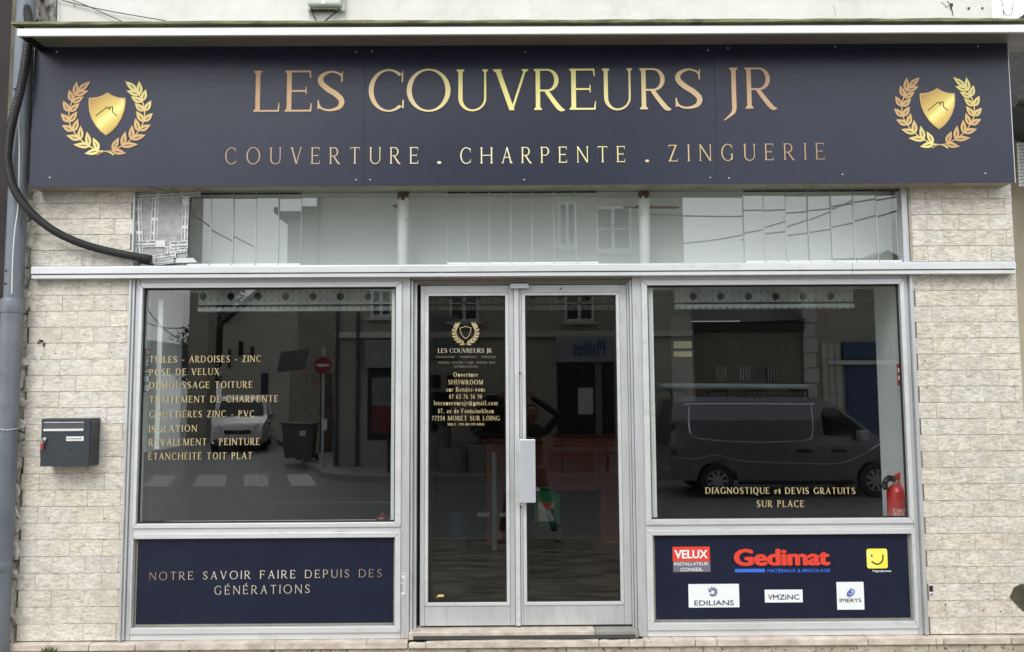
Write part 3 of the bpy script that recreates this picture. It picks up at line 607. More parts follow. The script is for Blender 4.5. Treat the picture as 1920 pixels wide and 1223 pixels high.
# ---------------------------------------------------------------- transom band: glass slats, plain panes, white columns
tr = thing('glazed_transom', 'band of narrow glass slats and plain panes between the signboard and the ledge', 'transom window', (0, .03, 2.8))
ZB, ZT = 2.79, 3.30
edgesL = [352, 395, 437, 480, 522, 565]; edgesM = [838, 878, 918, 958, 998, 1039, 1080, 1121]; edgesR = [1395, 1433, 1475, 1517, 1560, 1602, 1645, 1688]
M_edge = mat('glass_edge', (.42, .47, .45), .3)
rd = random.Random(5)
def slats(es, tilt, ew=.0022):
    for a, c in zip(es, es[1:]):
        x0, x1 = PX(a, 430, .02), PX(c, 430, .02); cx_ = (x0 + x1) / 2; hw = (x1 - x0) / 2
        o = MB().box(-hw + .002, hw - .003, -.003, .003, ZB + .028, ZT - .01).build('glass_slat', M_glassT); o.location = (cx_, .03, 0); put(o, tr)
        an = R(tilt + rd.uniform(-.35, .35)); o.rotation_euler = (R(rd.uniform(-.12, .12)), 0, an)
        e = MB().box(-ew, ew, -.006, .004, ZB + .028, ZT - .012).build('slat_edge', M_edge); e.location = (x1 - .001, .027, 0); put(e, tr)
        bar(tr, 'slat_clip', x0 + .004, x1 - .002, .008, .028, ZB + .012 + rd.uniform(0, .003), ZB + .027, M_white, .001)
        bar(tr, 'slat_clip', x0 + .003, x1 - .005, .012, .03, ZT - .022, ZT - .016, M_gap, 0)
slats(edgesL, .5); slats(edgesM, -.3, .0009); slats(edgesR, -.6)
for a, c, rz, rx in ((565, 838, .9, .12), (1121, 1395, .25, -.1)):
    x0, x1 = PX(a, 430, .03), PX(c, 430, .03)
    o = MB().box(-(x1 - x0) / 2 + .002, (x1 - x0) / 2 - .002, -.003, .003, ZB + .01, ZT - .008).build('pane', M_glassT); o.location = ((x0 + x1) / 2, .036, 0); put(o, tr); o.rotation_euler = (R(rx), 0, R(rz))
x0 = PX(250, 430, .03); pane(tr, x0, PX(352, 430, .03) - .003, ZB + .01, ZT - .01, .034, M_glassT)
bar(tr, 'bottom_channel', -2.42, 2.60, .0, .08, 2.775, ZB + .009, M_alu2, .002); bar(tr, 'top_channel', -2.42, 2.60, .01, .08, ZT - .006, ZT + .02, M_aluD, .002)
bar(tr, 'side_post', PX(1692, 430), PX(1703, 430), -.005, .08, 2.79, ZT, M_alu, .002); bar(tr, 'side_post', PX(1703.5, 430), PX(1708, 430), -.016, .06, 2.79, ZT, M_beige, .001)
bar(tr, 'side_post', -2.431, -2.42, -.016, .06, 2.79, ZT, M_alu, .001)
M_colw = mat('column_white', (.86, .87, .86), .45, col2=(.90, .91, .90), scale=(9, 9, 3), dirt=(.5, .48, .42), dscale=12, dlo=.6, dhi=.75)
M_rust = mat('rust', (.10, .03, .015), .9, col2=(.17, .07, .04), scale=(20, 20, 20), bump=.5)
for lab, px in (('white painted steel column behind the transom, left of the two', 755.5), ('white painted steel column behind the transom, right of the two, with a rusty bracket', 1208.5)):
    x = PX(px, 430, .08); c = MB().lathe((x, .082, 2.3), [(.0365, 0), (.0365, 1.05)], 28).build('steel_column', M_colw, smooth=True); tag(c, lab, 'column')
    rs = []
    for i in range(28): rs.append((.0375 + 0, 3.255 + random.uniform(-.02, .012)))
    b = MB(); vs_ = [(x + .0372 * math.cos(2 * math.pi * i / 28), .082 + .0372 * math.sin(2 * math.pi * i / 28), rs[i][1]) for i in range(28)] + [(x + .0372 * math.cos(2 * math.pi * i / 28), .082 + .0372 * math.sin(2 * math.pi * i / 28), 3.34) for i in range(28)]
    b.v = []; b.add(vs_, [(i, (i + 1) % 28, 28 + (i + 1) % 28, 28 + i) for i in range(28)]); b.build('rust_stain', M_rust, c)
x0, x1 = PX(1168, 388, .11), PX(1276, 388, .11); z = PZ(1208, 389, .11)
b = MB().prism([(x0, z - .006), (x1 - .03, z - .008), (x1, z), (x1 - .02, z + .004), (x0 + .09, z + .012), (x0 + .08, z + .004), (x0, z + .006)], .105, .12); tag(b.build('rusty_bracket', M_rust), 'thin rusty bracket behind the right column in the transom', 'bracket')
x, z = P(741, 387, .11); tag(MB().prism([(x - .02, z + .002), (x, z + .01), (x + .03, z + .006), (x + .03, z - .006), (x, z - .008)], .105, .118).build('rusty_stub', M_rust), 'short rusty stub sticking out behind the left column in the transom', 'bracket')
# ---------------------------------------------------------------- shop body: interior box, ceiling, upper wall
sb = thing('shop_building', 'white rendered building that holds the navy and aluminium shopfront', 'building', (0, 2, 0))
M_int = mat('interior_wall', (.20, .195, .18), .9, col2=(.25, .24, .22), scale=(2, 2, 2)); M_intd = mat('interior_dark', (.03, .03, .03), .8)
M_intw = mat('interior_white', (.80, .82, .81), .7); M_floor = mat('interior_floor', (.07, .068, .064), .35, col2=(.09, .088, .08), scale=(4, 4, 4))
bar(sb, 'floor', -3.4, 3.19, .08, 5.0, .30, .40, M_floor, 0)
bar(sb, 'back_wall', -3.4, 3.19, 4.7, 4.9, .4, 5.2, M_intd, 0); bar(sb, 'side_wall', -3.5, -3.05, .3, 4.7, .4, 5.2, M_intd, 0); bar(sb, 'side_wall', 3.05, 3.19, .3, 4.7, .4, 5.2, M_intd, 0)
# bright boxed soffit behind the transom
bar(sb, 'soffit_back', -2.6, 2.75, .24, .28, 2.70, 3.6, M_intw, 0); bar(sb, 'soffit_top', -2.6, 2.75, .1, .24, 3.42, 3.5, M_intw, 0)
b = MB()
bar(sb, 'soffit_floor', -2.6, 2.75, .1, .6, 2.70, 2.74, M_intw, 0)
for i in range(34):
    y = .62 + i * .12
    if i == 0: s0 = bar(sb, 'ceiling_slat', -3.0, 3.04, y, y + .095, 2.70, 2.715, mat('ceiling_slat', (.12, .12, .115), .35, .2), .004)
    else: s_ = s0.copy(); COL.objects.link(s_); s_.location = Vector(s0.location) + Vector((0, .12 * i, 0))
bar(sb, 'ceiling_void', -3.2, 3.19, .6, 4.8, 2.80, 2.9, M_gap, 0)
bar(sb, 'upper_wall', -2.98, 3.245, .0, .3, 3.35, 6.6, M_whitewall, 0); bar(sb, 'upper_wall_edge', -3.14, -2.981, .004, .3, 3.35, 6.6, mat('sooty_wall', (.03, .03, .025), .95, col2=(.55, .53, .48), scale=(9, 9, 4), detail=10, lo=.44, hi=.6, bump=.7), 0)
bar(sb, 'return_wall', 3.195, 3.285, .3, 5.2, 0, 6.6, M_whitewall, 0)
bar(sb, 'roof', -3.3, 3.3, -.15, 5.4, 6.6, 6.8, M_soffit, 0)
# white returns just behind the glass
bar(sb, 'window_return', -2.42, -2.365, .075, .66, .45, 2.70, M_intw, .003); bar(sb, 'window_return', 2.565, 2.62, .075, .42, .45, 2.70, M_intw, .003)
bar(sb, 'return_edge_post', -2.412, -2.352, .661, .70, .45, 2.62, M_gap, .002)
bar(sb, 'return_box', -2.365, -2.30, .10, .62, 1.0, 1.60, M_gap, .003)
bar(sb, 'inner_frame_post', -.756, -.722, .04, .08, 1.14, 2.66, M_colw, .002); bar(sb, 'inner_frame_post', .905, .945, .04, .08, 1.14, 2.66, M_colw, .002); bar(sb, 'inner_frame_post', -2.300, -2.268, .10, .13, 1.62, 2.60, M_white, .002)
bar(sb, 'inner_sill', -2.36, -.66, .075, .30, 1.09, 1.13, M_intw, .003); bar(sb, 'inner_sill', .86, 2.56, .075, .30, 1.09, 1.13, M_intw, .003)
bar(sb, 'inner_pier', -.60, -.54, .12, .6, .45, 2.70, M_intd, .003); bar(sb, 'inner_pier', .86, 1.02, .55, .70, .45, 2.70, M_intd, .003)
# crack and holes in the upper wall
def crack(par, pts, w_, y, m=M_pit):
    b = MB()
    for (a, c) in zip(pts, pts[1:]):
        p, q = P(*a, y), P(*c, y); dx, dz = q[0] - p[0], q[1] - p[1]; l = math.hypot(dx, dz) or 1; nx, nz_ = -dz / l * w_, dx / l * w_
        b.plate([(p[0] - nx, p[1] - nz_), (q[0] - nx, q[1] - nz_), (q[0] + nx, q[1] + nz_), (p[0] + nx, p[1] + nz_)], y)
    return b.build('crack', m, par, fix=False)
crack(sb, [(1765, 4), (1771, 9), (1775, 14), (1779, 10), (1781, 9), (1784, 16), (1786, 20)], .0016, -.003); crack(sb, [(1776, 2), (1780, 6), (1786, 8), (1784, 12), (1783, 16), (1786, 22), (1787, 30)], .0022, -.004); crack(sb, [(1563, 8), (1567, 30)], .0012, -.003, M_beige)
for px, py, r in ((1784, 10, .012), (1782, 15, .009), (1816, 16, .010), (1841, 16, .009), (141, 12, .005)): blob(sb, 'hole', px, py, r, M_pit, y=-.0055)
# ---------------------------------------------------------------- canopy above the sign
cn = thing('canopy', 'narrow projecting canopy with white fascia and mossy top edge above the signboard', 'canopy', (0, -.2, 4.2))
yf = -.38; fx0 = -3.0; fx1 = 3.42
zf1, zf0 = PZ(953, 50, yf), PZ(953, 64, yf); zs1, zs0 = PZ(953, 39.5, yf), PZ(953, 44, yf)
bar(cn, 'fascia', fx0, fx1, yf, yf + .02, zf0, zf1, mat('fascia_white', (.74, .76, .77), .45, col2=(.84, .86, .87), scale=(3, 3, 3), dirt=(.6, .6, .56), dscale=3), .002)
bar(cn, 'fascia_shadow_gap', fx0 + .03, fx1, yf + .02, .0, zf1 - .012, zs0 - .002, M_aluD, 0)
b = MB(); nseg = 60
for i in range(nseg + 1):
    x = fx0 - .03 + (fx1 - fx0 + .03) * i / nseg; j = random.uniform(-.002, .002)
    b.v += [(x, yf - .012 + random.uniform(-.003, .003), zs0 + j), (x, yf - .012 + random.uniform(-.003, .003), zs1 + random.uniform(-.001, .004)), (x, 0, zs1 + .02), (x, 0, zs0)]
for i in range(nseg):
    for k in range(4): b.f.append((i * 4 + k, i * 4 + (k + 1) % 4, i * 4 + 4 + (k + 1) % 4, i * 4 + 4 + k))
b.f += [(0, 1, 2, 3), tuple(nseg * 4 + k for k in (3, 2, 1, 0))]; b.build('mossy_flashing', M_moss, cn)
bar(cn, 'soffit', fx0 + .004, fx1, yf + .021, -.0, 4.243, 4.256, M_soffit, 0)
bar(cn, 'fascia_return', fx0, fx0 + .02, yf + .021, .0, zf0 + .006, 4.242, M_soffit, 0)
# ---------------------------------------------------------------- signboard
YS = -.14
sg = thing('signboard', 'long navy fascia sign with gold lettering between two laurel emblems', 'sign', (0, YS, 3.3))
sx0, sx1, sz0, sz1 = -3.033, 3.240, 3.289, 4.2145
s1, s2 = PX(683, 220, YS), PX(1342, 220, YS)
for k, (a, c) in enumerate(((sx0, s1 - .0006), (s1 + .0006, s2 - .0006), (s2 + .0006, sx1))):
    bar(sg, 'panel', a, c, YS + (.0015 if k == 1 else 0), YS + .006, sz0, sz1, M_navy, .0012)
bar(sg, 'box_body', sx0 + .004, sx1 - .004, YS + .0065, -.002, sz0 + .002, sz1 - .002, M_beige, .001)
bar(sg, 'edge_trim', sx1 - .003, sx1 + .004, YS + .001, YS + .012, sz0, sz1 + .004, M_alu2, 0)
bar(sg, 'top_strip', PX(74, 83, -.13), sx1 + .012, -.145, -.06, 4.222, 4.2405, M_beige, .001)
bar(sg, 'box_side', sx1 - .004, sx1 + .003, YS + .013, -.002, sz0 + .01, sz1, M_navy, 0)
M_screw = mat('white_screw', (.8, .8, .8), .4)
scr = None
for px, py in ((93, 333), (667, 337), (694, 337), (983, 337), (1332, 333), (1367, 334), (1580, 327), (1848, 325), (106, 97), (668, 97), (697, 96), (985, 97), (1328, 94), (1365, 90), (1566, 88), (1834, 87)):
    x, z = P(px, py, YS - .003)
    if scr is None: scr = MB().lathe((x, YS - .004, z), [(.0, 0), (.004, .001), (.0045, .004)], 10, 'y', cap=False).build('screw', M_screw, sg); s0x, s0z = x, z
    else: s_ = scr.copy(); COL.objects.link(s_); s_.location = Vector(scr.location) + Vector((x - s0x, 0, z - s0z))
bz, md, yl = (.50, .30, .175), (.62, .42, .17), (.82, .74, .27)
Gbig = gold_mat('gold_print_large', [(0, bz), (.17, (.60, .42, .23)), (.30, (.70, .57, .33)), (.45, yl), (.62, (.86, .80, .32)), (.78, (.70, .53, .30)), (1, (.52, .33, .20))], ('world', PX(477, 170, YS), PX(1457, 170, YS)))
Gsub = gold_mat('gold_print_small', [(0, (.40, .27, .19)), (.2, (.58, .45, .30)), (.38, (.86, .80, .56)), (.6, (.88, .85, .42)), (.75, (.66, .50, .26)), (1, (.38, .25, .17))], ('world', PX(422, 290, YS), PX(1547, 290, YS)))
YT = YS - .0035
LIGHTS = (.092, .05, .04)
def line(name, txt, a, bq, capt, m, par, y, style, **k):   # a, bq: photo points at the left and right end of the baseline; capt: photo y of the cap line at the left end
    (xa_, za), (xb_, zb_) = P(*a, y), P(*bq, y); h = PZ(a[0], capt, y) - za
    return serif(name, txt, xa_, xb_, za, h, y, m, par, style, z1=zb_, **k)
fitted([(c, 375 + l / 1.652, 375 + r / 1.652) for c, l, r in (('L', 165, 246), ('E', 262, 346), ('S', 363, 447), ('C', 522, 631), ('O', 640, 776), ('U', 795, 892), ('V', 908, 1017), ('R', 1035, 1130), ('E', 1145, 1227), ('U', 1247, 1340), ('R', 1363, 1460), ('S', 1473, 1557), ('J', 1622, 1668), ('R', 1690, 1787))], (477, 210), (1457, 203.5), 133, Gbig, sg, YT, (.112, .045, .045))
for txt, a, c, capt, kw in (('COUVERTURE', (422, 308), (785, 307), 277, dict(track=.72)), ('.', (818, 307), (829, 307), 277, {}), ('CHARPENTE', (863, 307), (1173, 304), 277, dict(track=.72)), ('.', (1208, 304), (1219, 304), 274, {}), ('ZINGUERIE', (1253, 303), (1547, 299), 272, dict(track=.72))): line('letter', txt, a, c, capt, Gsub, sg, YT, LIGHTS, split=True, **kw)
GL = gold_mat('gold_leaf_left', [(0, yl), (.5, md), (1, (.55, .32, .16))], axis=(-.35, .9, .22)); GR = gold_mat('gold_leaf_right', [(0, (.55, .32, .16)), (.45, md), (1, yl)], axis=(.1, .95, 0))
Gsh = gold_mat('gold_shield', [(0, (.50, .32, .09)), (.25, (.66, .48, .13)), (.43, (.90, .80, .28)), (.55, (.66, .52, .14)), (.85, (.52, .34, .10)), (1, (.44, .24, .09))], axis=(-.55, .75, .4), rough=.35, metal=.3)
Gsh2 = gold_mat('gold_shield_rim', [(0, (.60, .42, .12)), (1, (.55, .34, .14))], rough=.35); M_ink = mat('dark_ink', (.02, .016, .01), .5)
LEAVES = [((640, 960), (545, 980)), ((582, 928), (470, 920)), ((515, 885), (422, 858)), ((465, 828), (391, 790)), ((437, 770), (381, 712)), ((432, 700), (393, 627)), ((450, 632), (430, 553)), ((468, 590), (477, 497)),
          ((636, 955), (595, 873)), ((572, 930), (555, 833)), ((515, 888), (513, 793)), ((470, 832), (494, 747)), ((440, 770), (489, 699)), ((440, 700), (501, 645)), ((455, 640), (527, 600)), ((470, 588), (556, 562)), ((490, 562), (567, 497))]
def leafshape(b, p, q, wd):
    dx, dy = q[0] - p[0], q[1] - p[1]; l = math.hypot(dx, dy); ux, uy = dx / l, dy / l; o = []
    prof = [(0, 0), (.1, .55), (.25, .9), (.42, 1), (.6, .85), (.8, .45), (1, 0)]
    for t, w_ in prof: o.append((p[0] + dx * t - uy * wd * w_, p[1] + dy * t + ux * wd * w_))
    for t, w_ in prof[-2:0:-1]: o.append((p[0] + dx * t + uy * wd * w_, p[1] + dy * t - ux * wd * w_))
    return o
def emblem(par, cxp, cyp, sc, y, gl, gr, shield='full', rot=0.):
    """laurel branches and shield; the drawing unit is 1/3.398 photo pixel round (680, 735)"""
    x0, z0 = P(cxp, cyp, y); k = (y + CAM_D) / FPX / 3.398 * sc
    f = lambda p, mrr, e=0: (x0 + ((1360 - p[0] if mrr else p[0]) - 680) * k, z0 - (p[1] - 735) * k)
    for mrr, m in ((0, gl), (1, gr)):
        vs_, fs_ = [], []
        def addp(pts):
            a = sum(pts[i][0] * pts[(i + 1) % len(pts)][1] - pts[(i + 1) % len(pts)][0] * pts[i][1] for i in range(len(pts)))
            if a < 0: pts = pts[::-1]
            fs_.append(list(range(len(vs_), len(vs_) + len(pts)))); vs_.extend(Vector(p) for p in pts)
        for p, q in LEAVES: addp([f(c, mrr) for c in leafshape(None, p, q, 20)])
        stem_ = spline([(735, 990), (700, 968), (640, 962), (578, 932), (517, 888), (468, 830), (440, 772), (434, 705), (447, 645), (470, 592), (492, 556)], 3)
        for a, c in zip(stem_, stem_[1:]):
            dx, dy = c[0] - a[0], c[1] - a[1]; l = math.hypot(dx, dy); nx, ny = -dy / l * 4, dx / l * 4
            addp([f((a[0] - nx, a[1] - ny), mrr), (f((c[0] - nx, c[1] - ny), mrr)), f((c[0] + nx, c[1] + ny), mrr), f((a[0] + nx, a[1] + ny), mrr)])
        ov, oe, of, _, _, orf = delaunay_2d_cdt(vs_, [], fs_, 0, 1e-6)
        MB().add([(v[0], y - .0006 * mrr, v[1]) for v in ov], [t for t, oo in zip(of, orf) if oo]).build('laurel_branch', m, par, fix=False)
        if sc > .6:
            b = MB()
            for p, q in LEAVES:
                c1 = (p[0] + (q[0] - p[0]) * .18, p[1] + (q[1] - p[1]) * .18); c2 = (p[0] + (q[0] - p[0]) * .68, p[1] + (q[1] - p[1]) * .68)
                b.plate([f(c, mrr) for c in leafshape(None, c1, c2, 2.6)], y - .0016)
            b.build('leaf_vein', M_ink, par, fix=False)
    half = [(680, 573), (650, 592), (610, 606), (560, 610), (559, 650), (566, 700), (584, 750), (610, 795), (640, 830), (680, 860)]
    sh = half + [(1360 - a, c) for a, c in half[-2:0:-1]]
    inn = [(680 + (a - 680) * .93, 712 + (c - 712) * .93) for a, c in sh]
    if shield == 'full':
        MB().plate([f(p, 0) for p in sh], y - .0003).build('shield_rim', Gsh2, par, fix=False); MB().plate([f(p, 0) for p in inn], y - .0012).build('shield', Gsh, par, fix=False)
        rl = [(610, 730), (680, 672), (697, 687), (697, 671), (717, 671), (717, 704), (745, 728)]; b = MB()
        for a, c in zip(rl, rl[1:]):
            dx, dy = c[0] - a[0], c[1] - a[1]; l = math.hypot(dx, dy); nx, ny, ex, ey = -dy / l * 2.8, dx / l * 2.8, dx / l * 2.8, dy / l * 2.8
            b.plate([f((a[0] - nx - ex, a[1] - ny - ey), 0), f((c[0] - nx + ex, c[1] - ny + ey), 0), f((c[0] + nx + ex, c[1] + ny + ey), 0), f((a[0] + nx - ex, a[1] + ny - ey), 0)], y - .002)
        b.build('roof_outline', M_ink, par, fix=False)
    else:
        inn = [(680 + (a - 680) * .88, 712 + (c - 712) * .88) for a, c in sh]; n_ = len(sh)
        MB().add([(f(p, 0)[0], y - .0005, f(p, 0)[1]) for p in sh + inn], [(i, (i + 1) % n_, n_ + (i + 1) % n_, n_ + i) for i in range(n_)]).build('shield_outline', M_goldc, par, fix=False)
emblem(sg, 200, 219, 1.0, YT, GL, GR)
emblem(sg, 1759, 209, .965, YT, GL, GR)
# ---------------------------------------------------------------- lower panels
def face(px0, px1, pz0, pz1, lab):
    t = thing('lower_panel', lab, 'sign panel', ((px0 + px1) / 2, .02, pz0))
    bar(t, 'panel_trim', px0 + .004, px1 - .004, .020, .029, pz0 + .003, pz1 - .003, M_trimb, .001)
    bar(t, 'panel', px0 + .017, px1 - .013, .0165, .0195, pz0 + .016, pz1 - .004, M_navy2, .0006)
    return t
M_trimb = mat('panel_trim', (.24, .24, .19), .5, col2=(.32, .31, .25), scale=(6, 6, 6))
pL = face(-2.363, -.720, .522, 1.069, 'navy panel with the gold motto under the left window'); pR = face(.904, 2.540, .528, 1.069, 'navy panel of six partner logos under the right window')
YP = .0145
M_goldc = mat('gold_vinyl', (.36, .29, .14), .5, .0, col2=(.46, .39, .22), scale=(9, 9, 9))
M_creamg = mat('pale_gold', (.58, .53, .42), .5)
Gmot = gold_mat('gold_motto', [(0, (.33, .22, .16)), (.3, (.75, .68, .54)), (.6, (.84, .80, .66)), (.8, (.55, .45, .34)), (1, (.34, .22, .17))], rough=.5)
line('lettering', 'NOTRE SAVOIR FAIRE DEPUIS DES', (280, 1088), (716, 1082), 1073, Gmot, pL, YP, (.088, .055, .035), track=.40, space=.42)
line('lettering', 'GÉNÉRATIONS', (402, 1115), (581, 1112), 1099, M_creamg, pL, YP, (.088, .055, .035), track=.40)
def rectp(par, name, x0, x1, yt, yb, m, y=YP):
    X0, X1, Zt, Zb = PX(x0, (yt + yb) / 2, y), PX(x1, (yt + yb) / 2, y), PZ(x0, yt, y), PZ(x0, yb, y)
    return MB().plate([(X0, Zb), (X1, Zb), (X1, Zt), (X0, Zt)], y).build(name, m, par, fix=False)
def sp(par, txt, x0, x1, yb, yt, m, y=YP - .0012, bold=0., **k):
    X0, z = P(x0, yb, y); X1 = PX(x1, yb, y); return sans('lettering', txt, X0, X1, z, PZ(x0, yt, y) - z, y, m, par, bold, **k)
def flat(name, c, r=.5): return mat(name, c, r)
W1 = flat('print_white', (.80, .84, .84)); Rd = flat('print_red', (.72, .055, .03)); Gy = flat('print_grey', (.16, .15, .18)); Bl = flat('print_blue', (.045, .15, .66)); In = flat('print_indigo', (.03, .03, .13)); Ye = mat('print_yellow', (.86, .80, .03), .5, col2=(.90, .86, .22), scale=(12, 12, 12))
rectp(pR, 'logo_field', 1261, 1331, 1025.5, 1053, Rd); rectp(pR, 'logo_field', 1262, 1332, 1053, 1073, Gy)
sp(pR, 'VELUX', 1265, 1327, 1047, 1031, W1, bold=.035); sp(pR, 'INSTALLATEUR', 1264.5, 1328, 1060.5, 1054.5, W1, bold=.012); sp(pR, 'CONSEIL', 1276, 1318, 1071, 1064.5, W1, bold=.012)
sp(pR, 'Gedimat', 1376, 1557, 1060, 1029, Rd, bold=.052)
rectp(pR, 'logo_bar', 1378, 1434.5, 1067, 1073.5, Bl, YP - .001); sp(pR, 'MATÉRIAUX & BRICOLAGE', 1439, 1556.5, 1073.5, 1067, Bl, bold=.025)
# yellow rounded square with a smile stroke
x0, x1, zt, zb = PX(1625, 1046, YP), PX(1664, 1046, YP), PZ(1640, 1029, YP), PZ(1640, 1066, YP); r = .014; pts = []
for cx_, cz_, a0 in ((x1 - r, zb + r, -90), (x1 - r, zt - r, 0), (x0 + r, zt - r, 90), (x0 + r, zb + r, 180)):
    pts += [(cx_ + r * math.cos(R(a0 + a)), cz_ + r * math.sin(R(a0 + a))) for a in range(0, 91, 15)]
MB().plate(pts, YP).build('logo_field', Ye, pR, fix=False)
def stroke(par, pts, w_, m, y, name='logo_stroke'):
    g = G(.1, .05, .05); g.path([(*P(a, c, y), w_ * k) for a, c, k in pts], 5); b = MB()
    for q in g.q: b.plate(q, y)
    return b.build(name, m, par, fix=False)
stroke(pR, [(1634, 1052, .8), (1639, 1056, 1), (1646, 1058, 1), (1653, 1054, 1), (1655.5, 1047, 1), (1655.5, 1040, 1)], .0085, M_ink, YP - .0012)
stroke(pR, [(1634.5, 1040, 1), (1634.7, 1044, 1)], .0095, M_ink, YP - .0012)
sp(pR, 'PagesJaunes', 1636.5, 1671, 1072.5, 1068.5, W1, bold=.012)
rectp(pR, 'logo_field', 1291, 1386, 1095.5, 1139.5, W1); sp(pR, 'EDILIANS', 1302, 1376, 1135.5, 1125.5, In, bold=.008)
for i in range(9):                     # swirl of crescent blades
    a = R(190 - i * 36); ex, ey = 1336.5, 1110.5; s_ = 1.12 - .05 * i
    p = [(ex + 3.0 * math.cos(a), ey - 3.0 * math.sin(a), .25), (ex + 6.5 * math.cos(a - .45), ey - 6.5 * math.sin(a - .45), .9), (ex + 10.5 * s_ * math.cos(a - 1.0), ey - 10.5 * s_ * math.sin(a - 1.0), .25)]
    stroke(pR, p, .0085, In, YP - .0012)
rectp(pR, 'logo_field', 1434, 1505, 1106, 1130, W1)
sp(pR, 'V', 1440, 1449, 1124.5, 1114.5, flat('print_brown', (.22, .04, .03)), bold=.01); sp(pR, 'MZiNC', 1449.5, 1499, 1124.5, 1114.5, In, bold=.012)
rectp(pR, 'logo_field', 1569, 1620, 1091.5, 1143.5, W1); sp(pR, 'IMERYS', 1574.5, 1615, 1129.5, 1122, M_ink, bold=.004)
x, z = P(1595, 1112, YP); ea = R(38); Bm = mat('print_blue_oval', (.10, .16, .48), .5)
def oval(cx_, cz_, a_, b_, y, m, n=22):
    MB().plate([(cx_ + a_ * math.cos(t) * math.cos(ea) - b_ * math.sin(t) * math.sin(ea), cz_ + a_ * math.cos(t) * math.sin(ea) + b_ * math.sin(t) * math.cos(ea)) for t in [2 * math.pi * i / n for i in range(n)]], y).build('logo_oval', m, pR, fix=False)
oval(x, z, .031, .020, YP - .0012, Bm); oval(x + .005, z + .004, .019, .0105, YP - .002, flat('print_pale_blue', (.45, .52, .74))); oval(x - .001, z + .004, .007, .007, YP - .0028, In); oval(x, z + .026, .006, .003, YP - .0015, Bm)
# small label stuck on the frame between panel and door
stk = thing('label_sticker', 'small white printed label stuck on the frame just left of the door', 'sticker', (-.69, -.006, .8))
x0, x1, zt, zb = PX(745, 1097, -.006), PX(760, 1097, -.006), PZ(752, 1075, -.006), PZ(752, 1119, -.006)
MB().plate([(x0, zb), (x1 - .012, zb), (x1 - .010, zb + .01), (x1, zb + .014), (x1, zt), (x0, zt)], -.0065).build('paper', w1, stk, fix=False)
for txt, f0, a, c in (('06 22 30 31 32', .22, .15, .85), ('Dépannage rideaux', .42, .12, .88), ('24h/24 7j/7', .60, .2, .8), ('serrures stores', .78, .2, .8)):
    xx = x0 + (x1 - x0) * (f0 + .08); sans('lettering', txt, xx, xx + (zt - zb) * (c - a), zb + (zt - zb) * a, .007, -.0078, M_ink, stk, .01, rot=math.pi / 2)
for zz in (zb + .006, zt - .012): MB().add([(x0 + .008 + i * .0095, -.0078, zz) for i in range(4)] + [(x0 + .014 + i * .0095, -.0078, zz) for i in range(4)] + [(x0 + .014 + i * .0095, -.0078, zz + .006) for i in range(4)] + [(x0 + .008 + i * .0095, -.0078, zz + .006) for i in range(4)], [(i, i + 4, i + 8, i + 12) for i in range(4)]).build('black_mark', M_ink, stk, fix=False)
# ---------------------------------------------------------------- gold vinyl on the glass
vl = thing('window_lettering', 'eight lines of gold lettering listing roofing services on the left window', 'lettering', (-1.9, .02, 1.6))
YV = .0215
for txt, a, c, yb, yt in (('TUILES - ARDOISES - ZINC', 280, 489.5, 680, 667.5), ('POSE DE VELUX', 280, 410.5, 704, 691.5), ('DEMOUSSAGE TOITURE', 280, 473.5, 728.5, 716), ('TRAITEMENT DE CHARPENTE', 280, 521.5, 755, 742.5), ('GOUTTIÈRES ZINC - PVC', 280, 477, 783, 770.5), ('ISOLATION', 279, 369, 810.5, 798), ('RAVALEMENT - PEINTURE', 279, 487, 835.5, 822.5), ('ÉTANCHÉITÉ TOIT PLAT', 278, 473, 862, 849)):
    line('lettering', txt, (a, yb + .4), (c, yb - 1.2), yt + .4, M_goldc, vl, YV, BOLD, track=.24, space=.40)
vr_ = thing('window_lettering', 'two lines of gold lettering offering free estimates low on the right window', 'lettering', (1.8, .02, 1.3))
line('lettering', 'DIAGNOSTIQUE et DEVIS GRATUITS', (1323, 926), (1604, 926.5), 914, M_goldc, vr_, YV, BOLD, track=.22, space=.36); line('lettering', 'SUR PLACE', (1419, 951), (1508, 951), 938.5, M_goldc, vr_, YV, BOLD, track=.22, space=.36)
vd = thing('window_lettering', 'gold laurel emblem, address and opening notice on the left door pane', 'lettering', (-.27, Yd + .012, 2)); YD = Yd + .0115
line('lettering', 'LES COUVREURS JR', (821.5, 661.5), (922, 661.5), 653.5, M_creamg, vd, YD, LIGHT, track=.12)
M_dimg = mat('faded_gold', (.33, .30, .22), .6)
for txt, a, c, yb, yt in (('COUVERTURE . CHARPENTE . ZINGUERIE', 817, 930, 671.5, 667.5), ('NOTRE SAVOIR FAIRE DEPUIS DES', 823, 928, 682, 678), ('GÉNÉRATIONS', 852, 896, 689.5, 685.5)): line('lettering', txt, (a, yb), (c, yb), yt, M_dimg, vd, YD, LIGHT, track=.45, space=.6)
for txt, a, c, yb, yt in (('Ouverture', 850, 896, 706.5, 698.5), ('SHOWROOM', 840.5, 905.5, 721, 712.5), ('sur Rendez-vous', 837, 909.5, 734.5, 726), ('07 63 76 56 90', 842, 904, 748, 739.5), ('lescouvreursjr@gmail.com', 813.5, 933, 760, 751.5), ('87, av de Fontainebleau', 821, 925.5, 775, 766.5), ('77250 MORET SUR LOING', 809.5, 937, 788.5, 780)): line('lettering', txt, (a, yb), (c, yb), yt, M_goldc, vd, YD, BOLD, track=.17, space=.36)
line('lettering', 'SIRET : 993 460 970 00010', (839, 798), (908, 798), 793.5, M_goldc, vd, YD, BOLD, track=.06)
emblem(vd, 873, 625, .30, YD, M_goldc, M_goldc, 'outline')
